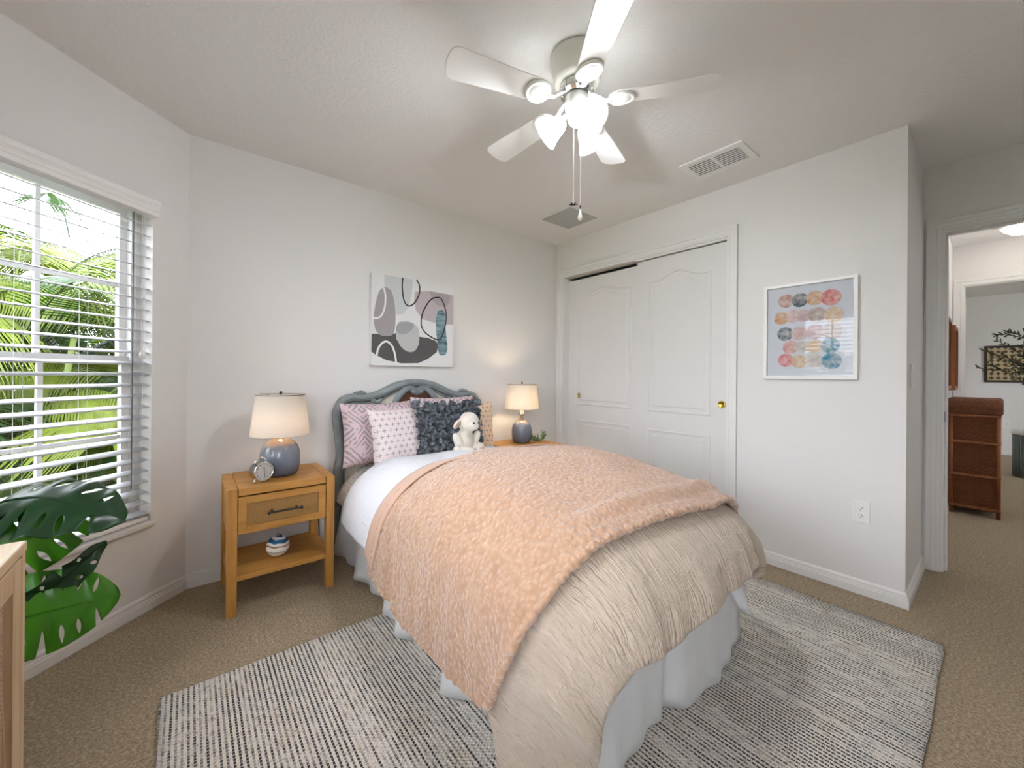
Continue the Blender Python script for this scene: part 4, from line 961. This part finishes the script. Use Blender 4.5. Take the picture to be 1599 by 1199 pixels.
# ------------------------------------------------------------------ ceiling fan
FC = (1.20, 1.074); fan = thing('ceiling_fan', (FC[0], FC[1], H), 'white five blade ceiling fan with three lit glass shades and pull chains', 'ceiling fan')
mb = MB(); mb.lathe([(.100, 0), (.107, -.006), (.108, -.030), (.102, -.040), (.103, -.052), (.096, -.062), (.094, -.098), (.082, -.112), (.060, -.114), (0, -.114)], 48); mb.build('motor_housing', M['canopy'], fan, smooth=True)
mb = MB(); mb.lathe([(.060, -.112), (.066, -.120), (.066, -.150), (.052, -.158), (0, -.158)], 36)
for k in range(10): a = k * .628; mb.box(.0645 * cos(a) - .004, .0645 * cos(a) + .004, .0645 * sin(a) - .004, .0645 * sin(a) + .004, -.150, -.120)
mb.build('flywheel', M['chrome'], fan, smooth=False)
mb = MB(); mb.lathe([(.030, -.155), (.046, -.162), (.046, -.215), (.040, -.224), (.034, -.226), (.034, -.258), (.024, -.272), (0, -.275)], 36); mb.build('light_kit_hub', M['white'], fan, smooth=True)
q = NT('opal_glass', '#f6f5f2', .25); q.b.inputs['Emission Color'].default_value = (.95, .98, 1, 1); q.b.inputs['Emission Strength'].default_value = 7.5; M['opal'] = q.m; M['fobglass'] = plain('clear_fob', '#f1f0ec', .2)
ZB = -.185
for k in range(5):
    a = R(20 + 72 * k); Mr = Matrix.Rotation(a, 4, 'Z'); tw = Matrix.Rotation(R(11), 4, 'X')
    irn = MB(); irn.tube([Mr @ Vector(p) for p in ((.048, 0, -.150), (.075, 0, -.165), (.105, .0, ZB - .004), (.135, 0, ZB - .006))], [.010, .009, .010, .012], 10, flat=.6)
    ir = irn.build('blade_iron', M['white'], fan, smooth=True)
    md_ = MB(); T = Mr @ Matrix.Translation((.175, 0, ZB)) @ tw
    def ring(prof): 
        return md_.lathe([(r_, z_) for r_, z_ in prof], 36, M=None)
    prof = [(.050, -.001), (.051, -.007), (.047, -.011), (.040, -.010), (.036, -.007), (.032, -.009), (.024, -.011), (0, -.012)]
    b0 = len(md_.v); md_.lathe(prof, 36); md_.v = [tuple(T @ Vector(v)) for v in md_.v]; md_.build('medallion', M['white'], ir, smooth=True)
    bl = MB(); pts = []; L0, L1, w0, w1 = -.03, .355, .048, .064
    for i in range(9): th_ = -pi / 2 + pi * i / 8; pts.append((L1 - .03 + .03 * cos(th_) if abs(sin(th_)) < .99 else L1 - .03, (w1 - .03) * (1 if sin(th_) > 0 else -1) * (1 if abs(sin(th_)) > .05 else 0) + .03 * sin(th_)))
    pts = [(L1 - .028, -w1), (L1 - .008, -w1 + .012), (L1, -w1 + .034), (L1 + .004, 0), (L1, w1 - .034), (L1 - .008, w1 - .012), (L1 - .028, w1)]
    root = [(L0 + .05 * (1 - sin(pi * i / 10)) - .022, w0 * cos(pi * i / 10)) for i in range(11)]
    poly = pts + root
    bl.prism(poly, lambda p: T @ Vector((p[0], p[1], 0)), lambda p: T @ Vector((p[0], p[1], .006))); bl.build('blade', M['white'], fan, bevel=.0015)
fwd = Vector((sin(YAW), cos(YAW), 0)); rgt = Vector((cos(YAW), -sin(YAW), 0))
for k in range(3):
    a = R(-70 + 120 * k); d = rgt * cos(a) + fwd * sin(a); ax = (d * cos(R(38)) + Vector((0, 0, -sin(R(38))))).normalized(); o_ = d * .048 + Vector((0, 0, -.245))
    Q = ax.to_track_quat('Z', 'Y').to_matrix()
    mb = MB(); mb.tube([d * .028 + Vector((0, 0, -.235)), d * .045 + Vector((0, 0, -.232)), o_ + ax * .012], [.009, .010, .014], 12); arm = mb.build('light_arm', M['white'], fan, smooth=True)
    mb = MB(); mb.lathe([(.016, .006), (.024, .010), (.032, .022), (.037, .042), (.041, .062), (.048, .082), (.058, .100)], 36, tuple(o_), Q); mb.f = [f_ for f_ in mb.f if len(f_) == 4]; mb.m = mb.m[:len(mb.f)]; mb.uv = mb.uv[:len(mb.f)]
    sh = mb.build('glass_shade', M['opal'], arm, smooth=True, solid=.003)
    mb = MB(); mb.ball(tuple(o_ + ax * .066), .029, 20, 12); mb.tube([o_ + ax * .01, o_ + ax * .045], .013, 10); mb.build('bulb', emit('fan_bulb', '#f3f6ff', BULB), arm, smooth=True)
for (cx, cy, ztp, zbt, nm) in ((-.009, .007, -.27, -.592, 'fan'), (.013, -.011, -.268, -.62, 'light')):
    mb = MB(); mb.tube([(cx, cy, ztp), (cx, cy, zbt)], .0016, 6); ch = mb.build('pull_chain', M['white'], fan)
    if nm == 'fan':
        mb = MB(); z_ = zbt
        for kk in range(3):
            aa = kk * pi / 3 + .3; mb.tube([(cx - .017 * cos(aa), cy - .017 * sin(aa), z_), (cx + .017 * cos(aa), cy + .017 * sin(aa), z_)], .0022, 6)
        mb.build('chain_fob', M['black'], ch)
    else:
        mb = MB(); mb.lathe([(.003, .022), (.004, .012), (.010, -.008), (.010, -.016), (.005, -.022), (0, -.023)], 14, (cx, cy, zbt - .014)); mb.build('chain_fob', M['fobglass'], ch, smooth=True)
        mb = MB(); mb.tube([(cx, cy, zbt + .010), (cx, cy, zbt + .025)], .003, 8); mb.build('connector', M['black'], ch)

# ------------------------------------------------------------------ dresser
DXF, DYB, DH = -.281, 1.389, .78
DHL = .58
dr = thing('dresser', (DXF - .22, DYB - DHL, 0), 'pale oak dresser with cane front at the left edge under the window', 'dresser')
x1, x0, y1, y0 = .22, -.22, DHL, -DHL
mb = MB(); mb.box(x0, x1, y0, y1, DH - .022, DH); mb.build('top', M['pale_y'], dr, bevel=.002)
for ya, yb in ((y0, y0 + .022), (y1 - .022, y1)):
    mb = MB(); mb.box(x0, x1 - .002, ya, yb, .09, DH - .0225); mb.build('side_panel', M['pale_z'], dr, bevel=.002)
mb = MB(); mb.box(x0, x0 + .012, y0 + .022, y1 - .022, .09, DH - .023).box(x0 + .012, x1 - .03, y0 + .022, y1 - .022, .09, .11); mb.build('back_panel', M['pale_z'], dr)
for k in range(3):
    ya = y1 - .024 - (k + 1) * .3707; yb = ya + .3687; f = .055
    mb = MB(); mb.box(x1 - .024, x1 - .002, ya, ya + f, .11, DH - .03).box(x1 - .024, x1 - .002, yb - f, yb, .11, DH - .03).box(x1 - .024, x1 - .002, ya + f, yb - f, DH - .03 - f, DH - .03).box(x1 - .024, x1 - .002, ya + f, yb - f, .11, .11 + f); d_ = mb.build('door', M['pale_z'], dr, bevel=.002)
    mb = MB(); mb.box(x1 - .020, x1 - .015, ya + f, yb - f, .11 + f, DH - .03 - f); mb.build('cane_panel', M['cane'], d_)
    mb = MB(); mb.tube([(x1 + .012, ya + .03, .42), (x1 + .012, ya + .03, .54)], .005, 8).tube([(x1 - .004, ya + .03, .43), (x1 + .012, ya + .03, .43)], .004, 8).tube([(x1 - .004, ya + .03, .53), (x1 + .012, ya + .03, .53)], .004, 8); mb.build('handle', M['black'], d_)
for sx_ in (x0 + .01, x1 - .05):
    for sy_ in (y0 + .01, y1 - .05):
        mb = MB(); mb.box(sx_, sx_ + .04, sy_, sy_ + .04, 0, .0895); mb.build('leg', M['pale_z'], dr)

# ------------------------------------------------------------------ monstera
mon = thing('potted_monstera', (-.50, 1.63, 0), 'large monstera with split leaves between the dresser and the bay window', 'plant')
mb = MB(); mb.lathe([(0, 0.0), (.10, 0), (.125, .02), (.145, .26), (.150, .27), (.138, .27), (.134, .24), (0, .24)], 36); mb.build('pot', plain('white_planter', '#dddad4', .5), mon, smooth=True)
mb = MB(); mb.lathe([(.133, .235), (.08, .246), (0, .25)], 24); mb.build('soil', M['soil'], mon)
def mleaf(base, tip, wid, nrm, mat, cup=.2, droop=.05, fold=0.0, seed=0, asym=1.0, slits=(.16, .30, .44, .58, .74)):
    base, tip, nrm = Vector(base), Vector(tip), Vector(nrm).normalized(); d = (tip - base); L = d.length; d.normalize(); sd_ = d.cross(nrm).normalized(); nrm = sd_.cross(d).normalized()
    mb = MB(); rnd = random.Random(seed); loc = mon.location
    def hw(s_):
        s_ = max(0, min(1, s_)); return wid * (sin(pi * (s_ * .90 + .10) ** .62)) ** .62 if s_ < .999 else 0
    def P(s_, t_, sgn, k):
        ss = s_ + .20 * t_ * (1 - s_) * s_ * 1.6 - .15 * t_ * t_ * (1 - s_) ** 4; w_ = hw(s_) * k * t_
        bend = droop * (ss - .4) ** 2 * -2 * L
        lift = w_ * sin(fold) - cup * w_ * w_ / wid + .008 * sin(ss * 24 + t_ * 2) * t_
        return base + d * (L * ss) + sd_ * (sgn * w_ * cos(fold)) + nrm * (lift + bend) - loc
    for sgn in (-1, 1):
        k = 1.0 if sgn > 0 else asym; cuts = [0.0] + [c + rnd.uniform(-.02, .02) + (.03 if sgn > 0 else 0) for c in slits] + [1.0]
        kind = [None] + [('open' if (q_ + (sgn > 0) + seed) % 3 == 0 else 'hole') for q_ in range(len(slits))] + [None]
        tin = [0] + [rnd.uniform(.30, .45) for _ in slits] + [0]
        def gap(i, t_):
            if kind[i] is None or t_ <= tin[i]: return 0
            if kind[i] == 'open': return .030 * ((t_ - tin[i]) / (1 - tin[i])) ** .7
            to = .90
            return .020 * sin(pi * ((t_ - tin[i]) / (to - tin[i])) ** .8) if t_ < to else 0
        for i in range(len(cuts) - 1):
            def fn(a, b, i=i):
                s0, s1 = cuts[i] + gap(i, b), cuts[i + 1] - gap(i + 1, b); return P(s0 + (s1 - s0) * a, b, sgn, k)
            mb.grid(8, 30, fn)
    mb.hasuv = False; mb.uv = [None] * len(mb.f)
    o = mb.build('leaf', mat, mon, smooth=True, solid=.0012)
    rib = MB(); rib.tube([base + d * (L * s_) + nrm * (-droop * (s_ - .4) ** 2 * L * 2 + .001) - loc for s_ in [i / 12 for i in range(13)]], [.004 * (1 - .8 * i / 12) for i in range(13)], 6); rib.build('midrib', mat, o)
    st_ = MB(); c0 = Vector((rnd.uniform(-.04, .04), rnd.uniform(-.04, .04), .24)); e0 = base + nrm * (-droop * .16 * L * 2) - loc; m0 = c0.lerp(e0, .55) + Vector((0, 0, .14)); st_.tube([c0.lerp(m0, u) * (1 - u) + m0.lerp(e0, u) * u for u in [i / 10 for i in range(11)]], [.007 - .003 * i / 10 for i in range(11)], 7); st_.build('stem', M['stemg'], mon, smooth=True)
mleaf((-.425, 1.80, .812), (-.155, 1.66, .772), .125, (-.05, -.40, .80), M['mon_dark'], .3, .35, seed=1)
mleaf((-.43, 1.74, .645), (-.205, 1.745, .765), .10, (.45, -.80, .42), M['mon_lite'], .25, .1, seed=2)
mleaf((-.40, 1.70, .44), (-.190, 1.72, .640), .055, (.75, -.35, .55), M['mon_dark'], .2, .08, .5, seed=3)
mleaf((-.385, 1.66, .50), (-.155, 1.70, .480), .112, (.35, -.85, .38), M['mon_lite'], .25, .2, seed=4)
mleaf((-.55, 1.72, .82), (-.42, 1.85, .70), .10, (-.3, -.5, .8), M['mon_dark'], .2, .2, seed=5)

# ------------------------------------------------------------------ hall things
t = thing('wicker_cabinet', (5.40, .128, 0), 'tall brown wicker cabinet with rolled top standing in the hall', 'cabinet')
x0, x1, y0, y1, hh = -.25, .25, -.145, .145, .985
mb = MB(); mb.box(x0 + .012, x1 - .012, y0 + .012, y1 - .012, .05, hh - .13); mb.build('body', M['wicker'], t)
for xa in (x0, x1 - .026):
    for ya in (y0, y1 - .026):
        mb = MB(); mb.tube([(xa + .013, ya + .013, 0), (xa + .013, ya + .013, hh - .13)], .014, 10); mb.build('corner_post', M['wickrim'], t, smooth=True)
for z_ in (.07, .34, .62, hh - .14):
    mb = MB(); mb.box(x0 - .002, x1 + .002, y0 - .002, y1 + .002, z_ - .011, z_ + .011); mb.build('rail', M['wickrim'], t, bevel=.006)
mb = MB(); P = [(x0 - .012, hh - .128), (x0 - .016, hh - .06), (x0 + .02, hh - .02), (x0 + .08, hh), (x1 - .01, hh), (x1 + .012, hh - .06), (x1 + .01, hh - .128)]
mb.prism(P, lambda p: (p[0], y0 - .012, p[1]), lambda p: (p[0], y1 + .012, p[1])); mb.build('lid', M['wicker'], t, bevel=.015)
def shadow_box(x, z, w_, h_, dep, label):
    t = thing('wall_basket', (x, HY - .001, z), label, 'wall basket', 0, 'wicker boxes on the hall wall'); mb = MB(); f = .03
    mb.box(-w_ / 2, -w_ / 2 + f, -dep, 0, 0, h_).box(w_ / 2 - f, w_ / 2, -dep, 0, 0, h_).box(-w_ / 2 + f, w_ / 2 - f, -dep, 0, h_ - f, h_).box(-w_ / 2 + f, w_ / 2 - f, -dep, 0, 0, f); mb.build('frame', M['wickrim'], t, bevel=.003)
    mb = MB(); mb.box(-w_ / 2 + f, w_ / 2 - f, -.012, 0, f, h_ - f); mb.build('woven_back', M['wicker'], t)
shadow_box(4.62, 1.075, .44, .565, .042, 'nearer brown wicker wall box on the hall wall')
shadow_box(5.30, 1.06, .42, .56, .050, 'farther brown wicker wall box above the wicker cabinet')
t = thing('ceiling_light', (5.27, -.16, H), 'round flush ceiling light glowing in the hall', 'ceiling light'); mb = MB(); mb.lathe([(.165, 0), (.172, -.02), (.165, -.032), (.15, -.034)], 40); mb.build('rim', M['white'], t, smooth=True)
mb = MB(); mb.lathe([(.150, -.030), (.140, -.055), (.105, -.080), (.05, -.094), (0, -.098)], 40); mb.build('glass_bowl', emit('hall_light_glass', '#fff6e8', 12.0), t, smooth=True)
ol = thing('olive_tree', (7.60, -.42, 0), 'dark leaved indoor olive tree in the room beyond the hall', 'tree')
mb = MB(); mb.lathe([(0, 0), (.15, 0), (.18, .30), (.165, .30), (.16, .27), (0, .27)], 28); mb.build('pot', plain('grey_planter', '#8d8a84', .7), ol, smooth=True)
rnd = random.Random(5); br = MB(); lf = MB()
br.tube([(0, 0, .27), (.02, .02, .8), (-.01, .08, 1.2), (0, .1, 1.6)], [.018, .015, .011, .007], 8)
for k in range(26):
    a = k * 2.4; z0_ = .85 + .75 * rnd.random(); d = Vector((cos(a) * .65, sin(a) * .65 + .25, rnd.uniform(.35, 1.2))).normalized(); ln = rnd.uniform(.35, .75); P = [Vector((0, .08, z0_)) + d * ln * u + Vector((0, 0, -.10 * u * u)) for u in (0, .35, .7, 1)]
    br.tube(P, [.007, .005, .004, .002], 5)
    for i in range(20):
        u = .25 + .75 * i / 20; j = min(2, int(u * 3)); c_ = P[j].lerp(P[j + 1], min(1, u * 3 - j)); dd = (d + Vector((rnd.uniform(-1, 1), rnd.uniform(-1, 1), rnd.uniform(-1, 1)))).normalized(); s2 = dd.orthogonal().normalized() * .011; l2 = rnd.uniform(.05, .08)
        lf.face([lf.vert(p) for p in (c_, c_ + dd * l2 * .5 + s2, c_ + dd * l2, c_ + dd * l2 * .5 - s2)])
br.build('branches', M['bark'], ol, smooth=True); lf.build('leaves', M['olive'], ol)
t = thing('wall_hanging', (9.615, -.20, 1.10), 'dark framed patterned panel on the far room wall', 'wall art', -pi / 2)
mb = MB(); w_, h_, f = .68, .56, .03; mb.box(-w_ / 2, -w_ / 2 + f, -.03, 0, 0, h_).box(w_ / 2 - f, w_ / 2, -.03, 0, 0, h_).box(-w_ / 2 + f, w_ / 2 - f, -.03, 0, h_ - f, h_).box(-w_ / 2 + f, w_ / 2 - f, -.03, 0, 0, f); mb.build('frame', plain('dark_wood_frame', '#2e1f16', .5), t)
mb = MB(); mb.box(-w_ / 2 + f, w_ / 2 - f, -.015, 0, f, h_ - f)
q = NT('diamond_fretwork', '#b5a582', .8); X = q.xyz(q.co()); a = q.math('PINGPONG', q.math('MULTIPLY', X[0], 15.0), .5); b = q.math('PINGPONG', q.math('MULTIPLY', X[2], 15.0), .5); q.color(q.mix(q.math('LESS_THAN', q.math('ADD', a, b), .42), '#b9aa86', '#5d4c30')); mb.build('fretwork', q.m, t)
t = thing('ribbed_stool', (7.66, -.26, 0), 'ribbed dark green stool with pale top in the far room', 'stool'); mb = MB(); n = 72
mb.lathe([(.145, 0), (.145, .50)], 48); b0 = len(mb.v)
for k in range(40): a = 2 * pi * k / 40; mb.tube([(.145 * cos(a), .145 * sin(a), 0.001), (.145 * cos(a), .145 * sin(a), .50)], .010, 6)
mb.build('ribbed_side', plain('slate_green_fabric', '#6a7470', .8), t, smooth=True)
mb = MB(); mb.lathe([(0, .50), (.16, .50), (.162, .52), (.158, .548), (0, .552)], 40); mb.build('top', plain('pale_stool_top', '#d6d4cf', .7), t, smooth=True)
outlet((9.6195, -.082, .469), -pi / 2, 'small white wall outlet in the far room beside the ribbed stool')
